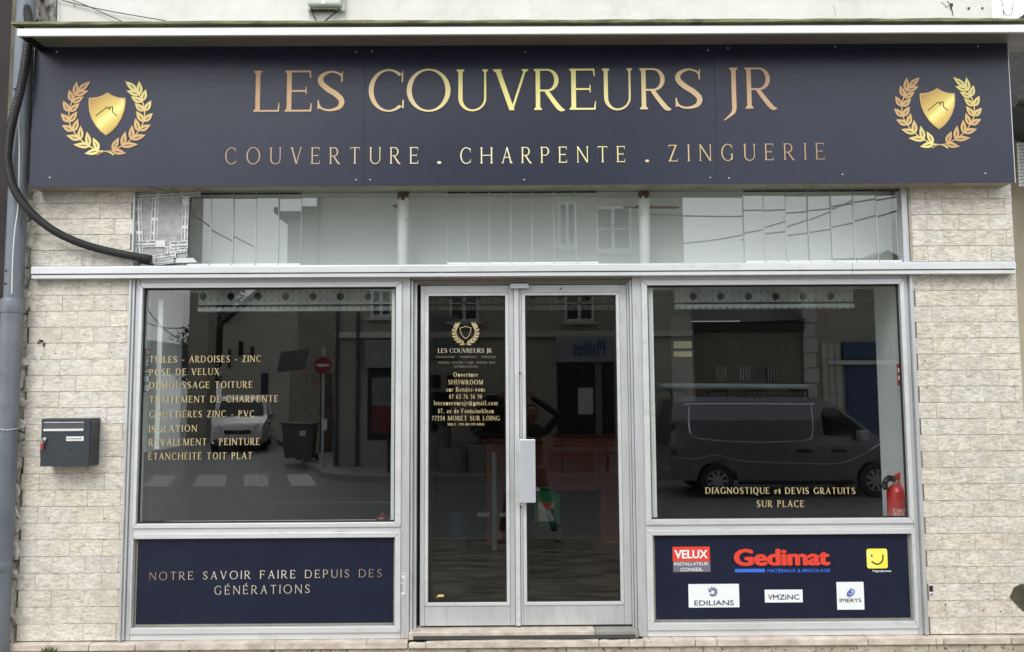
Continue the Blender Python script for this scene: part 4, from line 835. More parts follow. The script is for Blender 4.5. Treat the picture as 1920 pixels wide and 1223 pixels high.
t = thing('glue_scrap', 'small yellow scrap of tape low on the left door pane', 'tape', (-.45, Yd, .7)); x0, z0 = P(818, 1120, Yd + .012)
MB().plate([(x0, z0), (x0 + .048, z0 + .002), (x0 + .047, z0 + .017), (x0 + .012, z0 + .017), (x0 + .01, z0 + .013)], Yd + .0125).build('tape', mat('yellow_tape', (.50, .38, .14), .6, col2=(.65, .52, .22), scale=(60, 60, 60)), t, fix=False)
# opening notices taped inside at the left window edge, and a red one at the right
nt_ = thing('notice_strip', 'strip of small black framed stickers at the left edge of the left window', 'sticker', (-2.3, .03, 2)); 
for y0, y1, c in ((654, 666, (.35, .08, .08)), (667, 690, (.22, .22, .23)), (691, 702, (.25, .25, .26)), (703, 719, (.30, .31, .31)), (720, 736, (.34, .35, .36))):
    xa_, xb_ = PX(269, y0, .034), PX(281, y0, .034); zt, zb = PZ(270, y0, .034), PZ(270, y1, .034)
    MB().box(xa_, xb_, .0335, .036, zb + .003, zt - .001).build('sticker_frame', M_ink, nt_); MB().box(xa_ + .004, xb_ - .004, .0325, .0333, zb + .008, zt - .006).build('sticker_face', mat('sticker_face', c, .6, col2=(.55, .55, .55), scale=(90, 90, 130), lo=.5, hi=.56), nt_)
t = thing('red_sticker', 'red and white safety sticker at the right edge of the right window', 'sticker', (2.5, .036, 2.1)); xa_, xb_ = PX(1682, 700, .034), PX(1690, 700, .034); zt, zb = PZ(1685, 682, .034), PZ(1685, 723, .034)
MB().box(xa_, xb_, .0335, .036, zb, zt).build('sticker_face', mat('sticker_red', (.40, .02, .03), .5), t)
for f0, f1 in ((.25, .45), (.6, .8)): MB().box(xa_ + .006, xb_ - .008, .0325, .0333, zb + (zt - zb) * f0, zb + (zt - zb) * f1).build('pictogram', W1, t)
# ---------------------------------------------------------------- letterbox
M_lb = mat('letterbox_grey', (.022, .030, .038), .42, col2=(.028, .036, .045), scale=(30, 30, 30), bump=.05)
yb_ = -.137; x0, x1, z1, z0 = PX(76, 830, yb_), PX(168, 830, yb_), PZ(120, 785, yb_), PZ(120, 875, yb_)
lb = thing('letterbox', 'dark grey metal letterbox with keys hanging in its lock', 'letterbox', ((x0 + x1) / 2, -.08, z0))
bar(lb, 'body', x0, x1, -.125, -.015, z0, z1, M_lb, .003); bar(lb, 'door', x0 + .002, x1 - .001, yb_, -.1262, z0 + .002, z1 - .002, M_lb, .002)
fx0_, fx1_ = PX(82.5, 800, yb_), PX(157.5, 800, yb_); fz1, fz0 = PZ(120, 791.5, yb_), PZ(120, 808.5, yb_)
bar(lb, 'flap_recess', fx0_, fx1_, yb_ - .001, yb_ + .002, fz0, fz1, mat('flap_grey', (.10, .10, .10), .4, .5), 0)
bar(lb, 'flap_edge', fx0_, fx1_, yb_ - .006, yb_ - .0012, fz0, fz0 + .014, M_alu2, .001); bar(lb, 'flap_edge', fx0_, fx1_, yb_ - .004, yb_ - .0012, fz1 - .004, fz1, M_alu2, .001)
nx0, nx1, nz1, nz0 = PX(124.5, 822, yb_), PX(157, 822, yb_), PZ(140, 818.5, yb_), PZ(140, 827, yb_)
bar(lb, 'name_card', nx0, nx1, yb_ - .002, yb_, nz0, nz1, w1, 0); sans('lettering', 'Les Couvreurs JR', nx0 + .006, nx1 - .012, nz0 + .010, .011, yb_ - .0032, M_ink, lb, .008)
lx, lz = P(85, 823, yb_); M_chr = mat('chrome', (.6, .6, .6), .2, 1)
MB().lathe((lx, yb_ - .012, lz), [(.010, 0), (.013, .004), (.013, .012)], 18, 'y').build('lock', M_chr, lb, smooth=True)
kr = MB().tube([(lx - .004 + .012 * math.cos(a), yb_ - .016, lz - .012 + .012 * math.sin(a)) for a in [2 * math.pi * i / 16 for i in range(17)]], .0014, 6).build('key_ring', M_chr, lb)
bar(lb, 'key_tag', lx - .018, lx - .002, yb_ - .022, yb_ - .016, lz - .066, lz - .026, mat('key_tag_red', (.40, .02, .03), .5), .003); MB().box(lx - .012, lx - .008, yb_ - .018, yb_ - .012, lz - .03, lz).build('key', M_chr, lb)
for dz in (.012, z1 - z0 - .02): MB().lathe((x1 + .0005, -.105, z0 + dz), [(.003, 0), (.003, .0015)], 8, 'x').build('rivet', M_steel, lb)
# embossed recycling style number
MB().lathe((PX(133, 845, yb_), yb_ - .0006, PZ(133, 843, yb_)), [(.011, 0), (.011, .001)], 16, 'y').build('embossed_mark', mat('emboss', (.015, .02, .026), .5), lb)
# ---------------------------------------------------------------- downpipe, conduit, white wire, rubble edge, neighbour
M_pipe = mat('zinc_pipe', (.13, .15, .18), .5, .2, col2=(.20, .225, .255), scale=(3, 3, 1.5), bump=.05, dirt=(.10, .11, .13), dscale=3)
xp = PX(21, 620, -.09); dp = thing('downpipe', 'grey zinc downpipe at the left end of the shopfront', 'downpipe', (xp, -.09, 0))
zc = PZ(20, 562, -.09); MB().lathe((xp, -.09, 0), [(.062, -.1), (.062, zc)], 28).build('pipe_section', M_pipe, dp, smooth=True); MB().lathe((xp, -.09, 0), [(.066, zc - .085), (.067, zc - .08), (.067, zc - .006), (.062, zc + .004)], 28).build('collar', M_pipe, dp, smooth=True)
MB().lathe((xp + .004, -.09, 0), [(.055, zc + .003), (.055, 7)], 28).build('pipe_section', M_pipe, dp, smooth=True)
zc2 = PZ(10, 1070, -.09); MB().lathe((xp, -.09, 0), [(.064, zc2), (.065, zc2 + .004), (.065, zc2 + .05), (.063, zc2 + .055)], 28).build('collar', M_pipe, dp, smooth=True)
zb2 = PZ(10, 803, -.15); pts = [(xp - .1 + .01 * i, -.09 - math.sqrt(max(0, .07 ** 2 - min(.0049, (-.1 + .01 * i) ** 2))) if abs(-.1 + .01 * i) < .07 else -.09, zb2 + (.012 * math.sin(i * .35))) for i in range(24)]
MB().tube(pts, .0035, 6, rib=.5).build('wire_tie', M_steel, dp)
# bracket dots
for px, py in ((11, 508), (10, 532), (27, 167), (26, 187)): MB().lathe((PX(px, py, -.145), -.148, PZ(px, py, -.145)), [(.006, 0), (.006, .004)], 8, 'y').build('screw', M_gap, dp)
ww = [(47, 72), (44, 110), (40, 150), (37, 200), (35, 235), (36, 268), (36, 300), (35, 350), (33, 395), (28, 430), (24, 480), (22, 551)]
wp = spline([(*(lambda q: (q[0], -.158, q[1]))(P(a, c, -.158)),) for a, c in ww], 5); tag(MB().tube(wp, .0032, 7).build('white_wire', flat('wire_white', (.78, .78, .74)), smooth=True), 'thin white wire running down the face of the grey downpipe', 'wire')
cc = [(46, -12), (51, 20), (55, 60), (47, 120), (38, 170), (24, 225), (17, 265), (15, 305), (25, 350), (47, 386), (75, 414), (110, 438), (150, 456), (190, 468), (240, 479), (283, 486)]
yy = [-.17, -.185, -.21, -.22, -.2, -.2, -.2, -.19, -.185, -.17, -.14, -.10, -.075, -.06, -.055, -.05]
yy[0] = -.10; yy[1] = -.12; yy[2] = -.16; yy[3] = -.19
cp = spline([(P(a, c, y)[0], y, P(a, c, y)[1]) for (a, c), y in zip(cc, yy)], 26)
tag(MB().tube(cp, .0265, 14, rib=.90).build('corrugated_conduit', mat('conduit_black', (.014, .014, .014), .5), smooth=False), 'thick black corrugated conduit sagging from the downpipe into the taped transom corner', 'cable conduit')
# thinner second cable behind the pipe
re_ = thing('rubble_edge', 'crumbling rubble and mortar edge between downpipe and travertine', 'wall edge', (-3.13, 0, .4))
b = MB(); nx_, nz2 = 7, 150
for j in range(nz2 + 1):
    z = .0 + 4.6 * j / nz2
    for i in range(nx_ + 1):
        x = -3.24 + .152 * i / nx_; f = noise.fractal(Vector((x * 9, 3, z * 7)), 1, 2, 5); f2 = noise.noise(Vector((x * 30, 9, z * 22)))
        b.v.append((x, .002 - .022 * f - .012 * f2 - .01 * (i > 1 and i < 6), z))
for j in range(nz2):
    for i in range(nx_): b.f.append((j * (nx_ + 1) + i, j * (nx_ + 1) + i + 1, (j + 1) * (nx_ + 1) + i + 1, (j + 1) * (nx_ + 1) + i))
b.build('mortar', M_rubble, re_, smooth=True); rd = random.Random(3)
z = .12
while z < 4.2:
    hh = rd.uniform(.05, .16); b2 = bmesh.new(); bmesh.ops.create_icosphere(b2, subdivisions=3, radius=1)
    cx_ = -3.13 + rd.uniform(-.035, .022); sx_ = rd.uniform(.03, .055)
    for v in b2.verts:
        q = v.co * 1.3 + Vector((z * 9, 3, 0)); n_ = 1 + .6 * noise.noise(q) + .25 * noise.noise(v.co * 4 + q) + .1 * noise.noise(v.co * 10)
        for k in range(3): v.co[k] = math.copysign(abs(v.co[k]) ** .6, v.co[k])
        v.co = Vector((v.co.x * sx_ * n_, v.co.y * .016 * n_, v.co.z * hh * .5 * n_))
    me = bpy.data.meshes.new('rubble_stone'); b2.to_mesh(me); b2.free(); o = link('rubble_stone', me, M_rubble, None); o.location = (cx_, -.004, z + hh / 2); o.rotation_euler = (0, rd.uniform(-.4, .4), 0); put(o, re_); z += hh * rd.uniform(.9, 2.0)
    for p in me.polygons: p.use_smooth = True
nb = thing('neighbour_building', 'dark brown neighbouring building at the extreme left edge', 'building', (-4.5, .1, 0))
bar(nb, 'wall', -6.5, -3.245, .03, .5, 0, 7, mat('dark_brown_wall', (.016, .012, .013), .8, col2=(.035, .026, .024), scale=(7, 7, 3), bump=.4), 0)
bar(nb, 'corner_pier', -3.262, -3.236, -.03, .06, PZ(10, 330, 0), 7, mat('mossy_pier', (.10, .095, .07), .95, col2=(.20, .19, .14), scale=(9, 9, 5), bump=.6, dirt=(.03, .03, .02), dscale=7), .004)
# weed at the foot of the wall
wd_ = thing('weed', 'small green weed sprouting from the joint under the letterbox', 'plant', (PX(92, 1222, -.07), -.07, .36)); M_weed = mat('weed_green', (.06, .11, .03), .7, col2=(.16, .20, .07), scale=(40, 40, 40))
for i in range(26):
    x, z = P(92 + rd.uniform(-8, 10), 1224, -.07); a = rd.uniform(-1.2, 1.2); l = rd.uniform(.02, .055); dx, dz = math.sin(a) * l, math.cos(a) * l; y = -.07 - rd.uniform(0, .03)
    MB().add([(x, y, z), (x + dx * .5 - .006, y - .006, z + dz * .5), (x + dx, y - .012, z + dz), (x + dx * .5 + .006, y - .004, z + dz * .5)], [(0, 1, 2, 3)]).build('leaf', M_weed, wd_, fix=False)
# ---------------------------------------------------------------- taped patch at the transom corner
tp = thing('taped_patch', 'grey sheet taped over the transom corner with printed white tape', 'patch', (PX(300, 430), .0, 3.0)); YB = .012
M_sheet = mat('patch_sheet', (.30, .31, .31), .6, col2=(.42, .43, .43), scale=(30, 30, 30), bump=.25); M_tape = mat('white_tape', (.60, .63, .62), .4, col2=(.72, .74, .74), scale=(30, 30, 30), bump=.3)
def quadp(name, pts, m, y): return MB().prism([P(a, c, y) for a, c in pts], y, y + .0012).build(name, m, tp)
quadp('sheet', [(253, 362), (352, 362), (352, 478), (345, 494), (285, 494), (253, 470)], M_sheet, YB); quadp('sheet_fold', [(262, 391), (342, 391), (341, 442), (262, 442)], M_sheet, YB - .0016)
TXT1, TXT2 = "ARRET DEFINITIF", "D'EXPLOITATION"
def tape(px0, py0, px1, py1, wpx, y, t1=TXT1, t2=TXT2, flip=False):
    (xa_, za), (xb_, zb_) = P(px0, py0, y), P(px1, py1, y); L_ = math.hypot(xb_ - xa_, zb_ - za); an = math.atan2(zb_ - za, xb_ - xa_); W_ = wpx * (y + CAM_D) / FPX
    b = MB(); nx_, nz_ = -math.sin(an) * W_ / 2, math.cos(an) * W_ / 2; ux, uz = math.cos(an), math.sin(an); top, bot = [], []
    n_ = 9
    for i in range(n_ + 1):
        j = random.uniform(-.0016, .0016); top.append((xa_ + ux * L_ * i / n_ + nx_ * (1 + j * 20), za + uz * L_ * i / n_ + nz_ * (1 + j * 20))); bot.append((xa_ + ux * L_ * i / n_ - nx_ * (1 - j * 20), za + uz * L_ * i / n_ - nz_ * (1 - j * 20)))
    o = MB().prism(top + bot[::-1], y, y + .0008).build('tape_strip', M_tape, tp)
    l2 = L_; hh = W_ * .27; x = .01
    per = .155
    while x < l2 - .06:
        w2 = min(per - .02, l2 - x - .005)
        for k, tx in ((.12, t1), (-.38, t2)):
            tx2 = tx if w2 > per - .03 else tx[:max(3, int(len(tx) * w2 / (per - .02)))]
            bx, bz = xa_ + ux * x - math.sin(an) * W_ * k, za + uz * x + math.cos(an) * W_ * k
            if flip: bx, bz = xa_ + ux * (x + w2) - math.sin(an) * W_ * (k + .27), za + uz * (x + w2) + math.cos(an) * W_ * (k + .27)
            sans('tape_lettering', tx2, bx, bx + w2, bz, hh, y - .0012, M_ink, tp, .012, rot=an + (math.pi if flip else 0))
        x += per
tape(252, 368, 376, 362, 12, YB - .004, flip=True); tape(262, 480, 259, 372, 13, YB - .0055); tape(252, 475, 250, 385, 9, YB - .003, t2='  '); tape(288, 455, 292, 372, 13, YB - .0035); tape(345, 470, 349, 368, 12, YB - .006)
tape(250, 458, 310, 457, 13, YB - .007, flip=True); tape(318, 460, 352, 458, 14, YB - .0085, flip=True); tape(318, 472, 350, 468, 10, YB - .0075, flip=True, t1='ATION', t2='ITATION'); tape(316, 490, 313, 462, 9, YB - .0095); tape(285, 484, 330, 478, 10, YB - .011); tape(288, 494, 325, 489, 9, YB - .012, t2='DEFINITIF', t1='ARRET D')
# white plastic scrap
quadp('plastic_scrap', [(330, 484), (362, 484), (370, 492), (330, 493)], M_tape, YB - .003)
# ---------------------------------------------------------------- junction box, wires at the top
jb = thing('junction_box', 'grey plastic junction box on the white wall above the canopy', 'junction box', (PX(611, 5, -.04), -.02, 4.45)); Mj = mat('box_grey', (.50, .53, .52), .4, col2=(.58, .60, .58), scale=(12, 12, 12), dirt=(.25, .26, .18), dscale=14)
jx0, jx1, jz0 = PX(577, 8, -.06), PX(641, 8, -.06), PZ(610, 12, -.06)
bar(jb, 'back', jx0 - .004, jx1 + .012, -.035, -.002, jz0 - .006, jz0 + .3, Mj, .008); bar(jb, 'lid', jx0, jx1 - .004, -.075, -.0355, jz0 + .002, jz0 + .29, Mj, .014)
bar(jb, 'screw_boss', PX(604, 3, -.06), PX(611, 3, -.06), -.082, -.0752, jz0 + .004, jz0 + .03, M_white, .004)
for px in (579, 643): MB().lathe((PX(px, 15, -.03), -.04, jz0 - .008), [(.011, 0), (.011, .03)], 14, 'y').build('lug', Mj, jb, smooth=True)
for i in range(10): bar(jb, 'vent_tooth', jx0 + .02 + i * .016, jx0 + .028 + i * .016, -.032, -.008, jz0 - .014, jz0 - .0065, M_gap, 0)
M_cab = mat('cable_black', (.012, .012, .012), .5)
for lab, pts in (('short black cable bending from the left of the junction box down to the canopy', [(584, 12), (585, 22), (589, 31), (594, 41)]), ('short black cable curving from the right of the junction box down to the canopy', [(638, 13), (632, 22), (622, 29), (608, 41)])):
    tag(MB().tube(spline([(P(a, c, -.03)[0], -.03, P(a, c, -.03)[1]) for a, c in pts], 6), .0045, 8).build('black_cable', M_cab, smooth=True), lab, 'cable')
for lab, pts in (('thin black wire crossing the upper wall from the top left, longer of two', [(100, -6), (125, 3), (200, 20), (310, 39)]), ('thin black wire crossing the upper wall from the top left, steeper of two', [(120, -6), (165, 12), (228, 40)]), ('thin black wire hanging down the sooty wall above the canopy', [(106, -6), (107, 20), (106, 40)]), ('thin black wire hanging at the right end of the upper wall', [(1876, -8), (1880, 10), (1882, 30)]), ('thin black wire looping at the far top right', [(1880, 18), (1888, 30), (1897, 24), (1900, 5)])):
    tag(MB().tube(spline([(P(a, c, -.02)[0], -.02, P(a, c, -.02)[1]) for a, c in pts], 6), .0028, 6).build('black_wire', M_cab, smooth=True), lab, 'wire')
# ---------------------------------------------------------------- building seen past the right end
rb = thing('side_building', 'beige rendered building with a white shutter seen past the right end', 'building', (7, 5.5, 0)); M_be = mat('beige_render', (.34, .29, .20), .9, col2=(.46, .40, .29), scale=(1, 1, 1), bump=.2)
MB().add([(PX(1897, 700, 5.3), 5.3, 0), (14, 8.5, 0), (14, 8.5, 6.9), (PX(1897, 700, 5.3), 5.3, PZ(1905, 225, 5.3))], [(0, 1, 2, 3)]).build('wall', M_be, rb)
Yb2 = 5.1
for k in range(13):
    z = PZ(1915, 350, Yb2) + k * .045; MB().box(PX(1908, 300, Yb2), PX(1960, 300, Yb2), Yb2 - .03, Yb2, z, z + .034).build('shutter_slat', M_white, rb)
bar(rb, 'eave_soffit', PX(1896, 150, 5), 14, 3.9, 5.6, PZ(1905, 215, 5), PZ(1905, 205, 5), M_soffit, 0)
bar(rb, 'roof_tiles', PX(1899, 150, 4), 14, 3.7, 5.6, PZ(1905, 205, 4.2), PZ(1905, 60, 4.2), mat('dark_roof', (.05, .05, .048), .8, col2=(.02, .02, .02), scale=(1, 1, 14)), 0)
MB().tube([(PX(1897, 110, 3.6), 3.6, PZ(1897, 190, 3.6)), (13, 3.6, PZ(1897, 190, 3.6))], .07, 12).build('gutter', M_soffit, rb, smooth=True)
dpr = MB().lathe((PX(1908, 500, 4.5) + .0, 4.6, 0), [(.03, 0), (.03, 4.6)], 12).build('downpipe', M_white, smooth=True); tag(dpr, 'thin pale downpipe on the beige building past the right end', 'downpipe')
bar(rb, 'string_course', PX(1898, 300, 4.8), 14, 4.95, 5.2, PZ(1905, 236, 5), PZ(1905, 228, 5), M_be, 0)
# ---------------------------------------------------------------- inside the shop
def perfbeam(lab, px0, px1, y, n0, big):
    t = thing('perforated_beam', lab, 'steel beam', (PX((px0 + px1) / 2, 560, y), y, 2.6)); x0, x1 = PX(px0, 555, y), PX(px1, 555, y)
    zt, zm, zb, zc = PZ(953, 542, y), PZ(953, 569, y), PZ(953, 573, y), PZ(953, 581.5, y)
    bar(t, 'web', x0, x1, y, y + .06, zm, zt + .06, M_steel, .002); bar(t, 'flange', x0, x1, y - .012, y + .06, zc, zb, M_steel, .002)
    b = MB(); px = px0 + 8
    while px < px1 - 4:
        for py, r in ((546, .0052), (563, .0052), (577, .0055)):
            x, z = P(px, py, y - .014); yy_ = y - .0135 if py == 577 else y - .0015; b.plate([(x + r * math.cos(a * .785), z + r * math.sin(a * .785)) for a in range(8)], yy_)
        px += 12.9
    b.build('small_hole', M_gap, t, fix=False); px = big
    while px < px1 - 6:
        x, z = P(px, 556, y); MB().plate([(x + .026 * math.cos(R(22.5 + a * 45)), z + .026 * math.sin(R(22.5 + a * 45))) for a in range(8)], y - .002).build('big_hole', M_gap, t, fix=False); px += 51.5
perfbeam('long perforated steel beam hanging inside the left window and the doors', 372, 1172, .30, 8, 381)
perfbeam('shorter perforated steel beam hanging inside the right window', 1265, 1600, .30, 8, 1300)
M_desk = mat('red_desk', (.26, .05, .03), .45, col2=(.31, .065, .04), scale=(3, 3, 3))
Ydk = 3.2; x0, x1 = PX(912, 850, Ydk), PX(1192, 850, Ydk); zt, zf = PZ(1000, 822, Ydk), .4
dk = thing('reception_desk', 'red laminate reception desk standing inside behind the doors', 'desk', ((x0 + x1) / 2, Ydk, .4))
bar(dk, 'desk_top', x0 - .05, x1, Ydk - .05, Ydk + .7, zt - .04, zt, M_desk, .006); bar(dk, 'modesty_panel', PX(985, 850, Ydk), x1, Ydk + .02, Ydk + .05, PZ(1000, 921, Ydk), zt - .041, M_desk, .004)
bar(dk, 'side_leg', PX(912, 850, Ydk), PX(944, 850, Ydk), Ydk, Ydk + .6, zf, zt - .041, M_desk, .004); bar(dk, 'side_leg', PX(1125, 900, Ydk), PX(1185, 900, Ydk), Ydk - .01, Ydk + .6, zf, zt - .041, M_desk, .004)
pl_ = thing('grey_pedestal', 'grey tube pedestal with pale feet beside the red desk', 'table leg', (PX(927, 900, 2.9), 2.9, .4)); xx = PX(927, 900, 2.9)
MB().lathe((xx, 2.9, .41), [(.035, 0), (.035, .95)], 20).build('tube', M_steel, pl_, smooth=True); bar(pl_, 'foot', xx - .17, xx - .05, 2.86, 2.94, PZ(927, 968, 2.9), PZ(927, 961, 2.9), M_white, .005); bar(pl_, 'foot', xx + .05, xx + .18, 2.86, 2.94, PZ(927, 968, 2.9), PZ(927, 961, 2.9), M_white, .005)
# blue bucket
x, z = P(857, 977, 3.2); sc_ = (3.2 + CAM_D) / FPX
MB_ = MB().lathe((x, 3.2, .405), [(20 * sc_, 0), (24 * sc_, 52 * sc_), (25.5 * sc_, 52 * sc_), (25.5 * sc_, 55 * sc_), (23 * sc_, 55 * sc_), (19 * sc_, .02)], 28); bu = MB_.build('bucket', mat('bucket_blue', (.05, .09, .17), .45, col2=(.06, .11, .20), scale=(3, 3, 3)), smooth=True); tag(bu, 'dark blue plastic bucket on the floor behind the left door pane', 'bucket')
# green jerrycan with a label
yj = 1.6; x0, x1, z1, z0 = PX(1003, 950, yj), PX(1050, 950, yj), PZ(1020, 922, yj), PZ(1020, 990, yj); Mg = mat('jerrycan_green', (.008, .16, .075), .35, col2=(.012, .20, .09), scale=(4, 4, 4))
jc = thing('jerrycan', 'green plastic jerrycan with a red and grey label behind the right door pane', 'jerrycan', ((x0 + x1) / 2, yj, z0))
b2 = bmesh.new(); bmesh.ops.create_cube(b2, size=1)
for v in b2.verts: v.co = Vector(((x0 + x1) / 2 + v.co.x * (x1 - x0), yj + .09 + v.co.y * .2, (z0 + z1) / 2 + v.co.z * (z1 - z0)))
bmesh.ops.bevel(b2, geom=b2.edges[:], offset=.035, segments=4, affect='EDGES'); me = bpy.data.meshes.new('body'); b2.to_mesh(me); b2.free(); link('body', me, Mg, jc, smooth=True)
bar(jc, 'handle', x0 + .05, x1 - .07, yj + .07, yj + .11, z1 + .01, z1 + .03, Mg, .01); MB().lathe((x0 + .03, yj + .09, z1 - .005), [(.02, 0), (.02, .03)], 16).build('cap', W1, jc, smooth=True)
lx0, lx1, lz1, lz0 = PX(1009, 960, yj), PX(1039, 960, yj), PZ(1020, 942, yj), PZ(1020, 977, yj); yl_ = yj - .0125
MB().plate([(lx0, lz0), (lx1, lz0), (lx1, lz1), (lx0, lz1)], yl_).build('label', flat('label_grey', (.42, .42, .40)), jc, fix=False); MB().plate([(lx0 + .02, lz1 - .002), (lx1 - .01, lz1 - .002), ((lx0 + lx1) / 2 + .01, lz1 - .055)], yl_ - .001).build('label_red', Rd, jc, fix=False)
MB().plate([(lx0 + .004, lz1 - .02), (lx1 - .004, lz0 + .014), (lx1 - .004, lz0 + .02), (lx0 + .004, lz1 - .012)], yl_ - .0014).build('label_stripe', W1, jc, fix=False); MB().plate([(lx1 - .04, lz1 - .05), (lx1 - .002, lz1 - .05), (lx1 - .002, lz0 + .03)], yl_ - .0012).build('label_picture', flat('label_dark', (.08, .10, .08)), jc, fix=False)
MB().plate([(lx0 + .001, lz0 + .012), (lx0 + .018, lz0 + .03), (lx0 + .001, lz0 + .045)], yl_ - .0012).build('label_red', Rd, jc, fix=False)
bar(jc, 'crate_under', x0 - .02, x1 + .02, yj - .0, yj + .22, .4, z0, M_gap, .004)
# fire extinguisher behind the right window
ye = .16; x, _ = P(1682, 940, ye); zb_, zt_ = 1.131, PZ(1682, 908, ye); r = 17.5 * (ye + CAM_D) / FPX; M_rex = mat('extinguisher_red', (.52, .02, .015), .3, spec=.6)
ex = thing('fire_extinguisher', 'red fire extinguisher standing behind the right window', 'fire extinguisher', (x, ye, zb_)); h = zt_ - zb_
MB().lathe((x, ye, zb_), [(r * .9, 0), (r, .01), (r, h * .72), (r * .9, h * .86), (r * .55, h * .96), (r * .3, h)], 28).build('cylinder', M_rex, ex, smooth=True)
MB().lathe((x - .005, ye, zb_ + h), [(.014, 0), (.014, .035)], 14).build('valve', mat('brass', (.5, .38, .15), .3, .8), ex, smooth=True)
zv = zb_ + h + .03; MB().prism([(x - .03, zv), (x + .02, zv + .01), (x + .055, zv + .055), (x + .045, zv + .06), (x + .0, zv + .03), (x - .035, zv + .014)], ye - .012, ye + .012).build('lever', M_rex, ex); MB().prism([(x - .02, zv - .005), (x + .03, zv - .01), (x + .07, zv - .045), (x + .06, zv - .055), (x + .02, zv - .026), (x - .02, zv - .018)], ye - .01, ye + .01).build('carry_handle', M_rex, ex)
MB().tube(spline([(x - .012, ye, zv - .005), (x - .05, ye - .01, zv + .012), (x - .085, ye - .02, zv - .02), (x - .08, ye - .02, zv - .06)], 6), .018, 12).build('horn', M_black, ex, smooth=True)
MB().tube([(x - .02 + .014 * math.cos(a), ye - .02, zv - .004 + .014 * math.sin(a)) for a in [i * math.pi / 8 for i in range(17)]], .0018, 6).build('pin_ring', M_chr, ex)
for dz, hh in ((.012, .05), (.07, .0)):
    if hh:
        vs_ = [(x + (r + .001) * math.sin(a), ye - (r + .001) * math.cos(a), z_) for z_ in (zb_ + .006, zb_ + .075) for a in [(-.9 + .18 * i) for i in range(11)]]
        MB().add(vs_, [(i, i + 1, i + 12, i + 11) for i in range(10)]).build('label', mat('ext_label', (.6, .12, .10), .5, col2=(.62, .55, .52), scale=(60, 60, 90), lo=.48, hi=.55), ex)
# red canister at the right foot of the left window
yr = .30; x, _ = P(718, 960, yr); b = MB().lathe((x, yr, 1.05), [(.045, 0), (.052, .012), (.052, .075), (.04, .10), (.016, .107), (.014, .125), (.02, .128)], 24); tag(b.build('red_canister', mat('canister_red', (.10, .01, .012), .35), smooth=True), 'small dark red canister on the inner sill of the left window', 'canister')
# cardboard notes on the inner pier of the right window
for k, (a, c) in enumerate(((640, 653), (659, 669))):
    o = MB().box(PX(1263, 645, .5), PX(1297, 645, .5), .50, .503, PZ(1270, c, .5), PZ(1270, a, .5)).build('paper_note', mat('note_cream', (.50, .46, .30), .8)); tag(o, ('upper' if k == 0 else 'lower') + ' of two cream paper notes pinned inside the right window', 'paper note')
bar(sb, 'note_board', PX(1258, 645, .52), PX(1300, 645, .52), .505, .53, 1.9, 2.5, M_intd, 0)

# ---------------------------------------------------------------- across the street: everything the glass mirrors
M_pl1 = mat('plaster_grey', (.30, .28, .235), .9, col2=(.38, .355, .30), scale=(.6, .6, .6), bump=.2, dirt=(.20, .185, .15), dscale=.8); M_pl2 = mat('plaster_pale', (.46, .44, .39), .9, col2=(.54, .52, .47), scale=(.5, .5, .5), bump=.2)
M_slate = mat('slate', (.045, .048, .055), .7, col2=(.08, .082, .09), scale=(1, 8, 8)); M_stone = mat('rubble_wall', (.16, .14, .11), .95, col2=(.32, .28, .22), scale=(4, 4, 5), detail=9, bump=.8)
M_dark = mat('dark_opening', (.012, .013, .014), .3); M_shut = mat('grey_shutter', (.17, .175, .18), .6); M_wf = mat('window_frame_white', (.62, .62, .60), .5); M_blue = mat('shop_blue', (.03, .06, .14), .5); M_iron = mat('wrought_iron', (.015, .015, .015), .5)
def bx(par, name, x0, x1, yb_, yf_, z0, z1, m, bv=0): return MB().box(x0, x1, yb_, yf_, z0, z1).build(name, m, par, bevel=bv)
LE = 16.0
def M2(px, py): return MI(px, py, LE)
cb = thing('corner_building', 'grey plastered corner building with shopfronts across the street', 'building', (0, -18, 0))
ex0, ex1 = M2(627, 700)[0], M2(1292, 430)[0]
bx(cb, 'wall', ex0, ex1, -24, -LE, -.1, 10.2, M_pl1); bx(cb, 'roof', ex0 - .3, ex1 + .3, -24.2, -LE + .35, 10.2, 10.5, M_slate); bx(cb, 'plinth', ex0, ex1, -LE - .1, -LE + .06, -.02, M2(700, 826)[1] * 1., M_concrete)
bx(cb, 'string_course', ex0, ex1, -LE, -LE + .12, M2(900, 633)[1], M2(900, 622)[1], M_pl2)
def win(par, px0, px1, py0, py1, Lg, frame=M_wf, shutters=False, sill=True, glass=M_dark):
    x0, z1 = MI(px0, py0, Lg); x1, z0 = MI(px1, py1, Lg); y = -Lg
    wv = MB().box(x0, x1, y - .05, y + .02, z0, z1).build('window', glass, par); t = .07
    for a, c, d, e in ((x0 - t, x0, z0 - t, z1 + t), (x1, x1 + t, z0 - t, z1 + t), (x0, x1, z0 - t, z0), (x0, x1, z1, z1 + t), ((x0 + x1) / 2 - .04, (x0 + x1) / 2 + .04, z0, z1), (x0, x1, (z0 + z1) / 2 - .02, (z0 + z1) / 2 + .02)):
        MB().box(a, c, y - .02, y + .05, d, e).build('window_bar', frame, wv)
    if sill: MB().box(x0 - .15, x1 + .15, y, y + .16, z0 - t - .09, z0 - t - .002).build('window_sill', M_pl2, wv)
    if shutters:
        for a, c in ((x0 - .55, x0 - .09), (x1 + .09, x1 + .55)):
            MB().box(a, c, y + .002, y + .045, z0, z1).build('shutter', M_shut, wv)
for a, c in ((847, 893), (1034, 1080)): win(cb, a, c, 540, 598, LE, shutters=False)
for a, c in ((1052, 1078), (1128, 1190)): win(cb, a, c, 388, 462, LE)
for a, c in ((700, 730),): win(cb, a, c, 548, 590, LE)
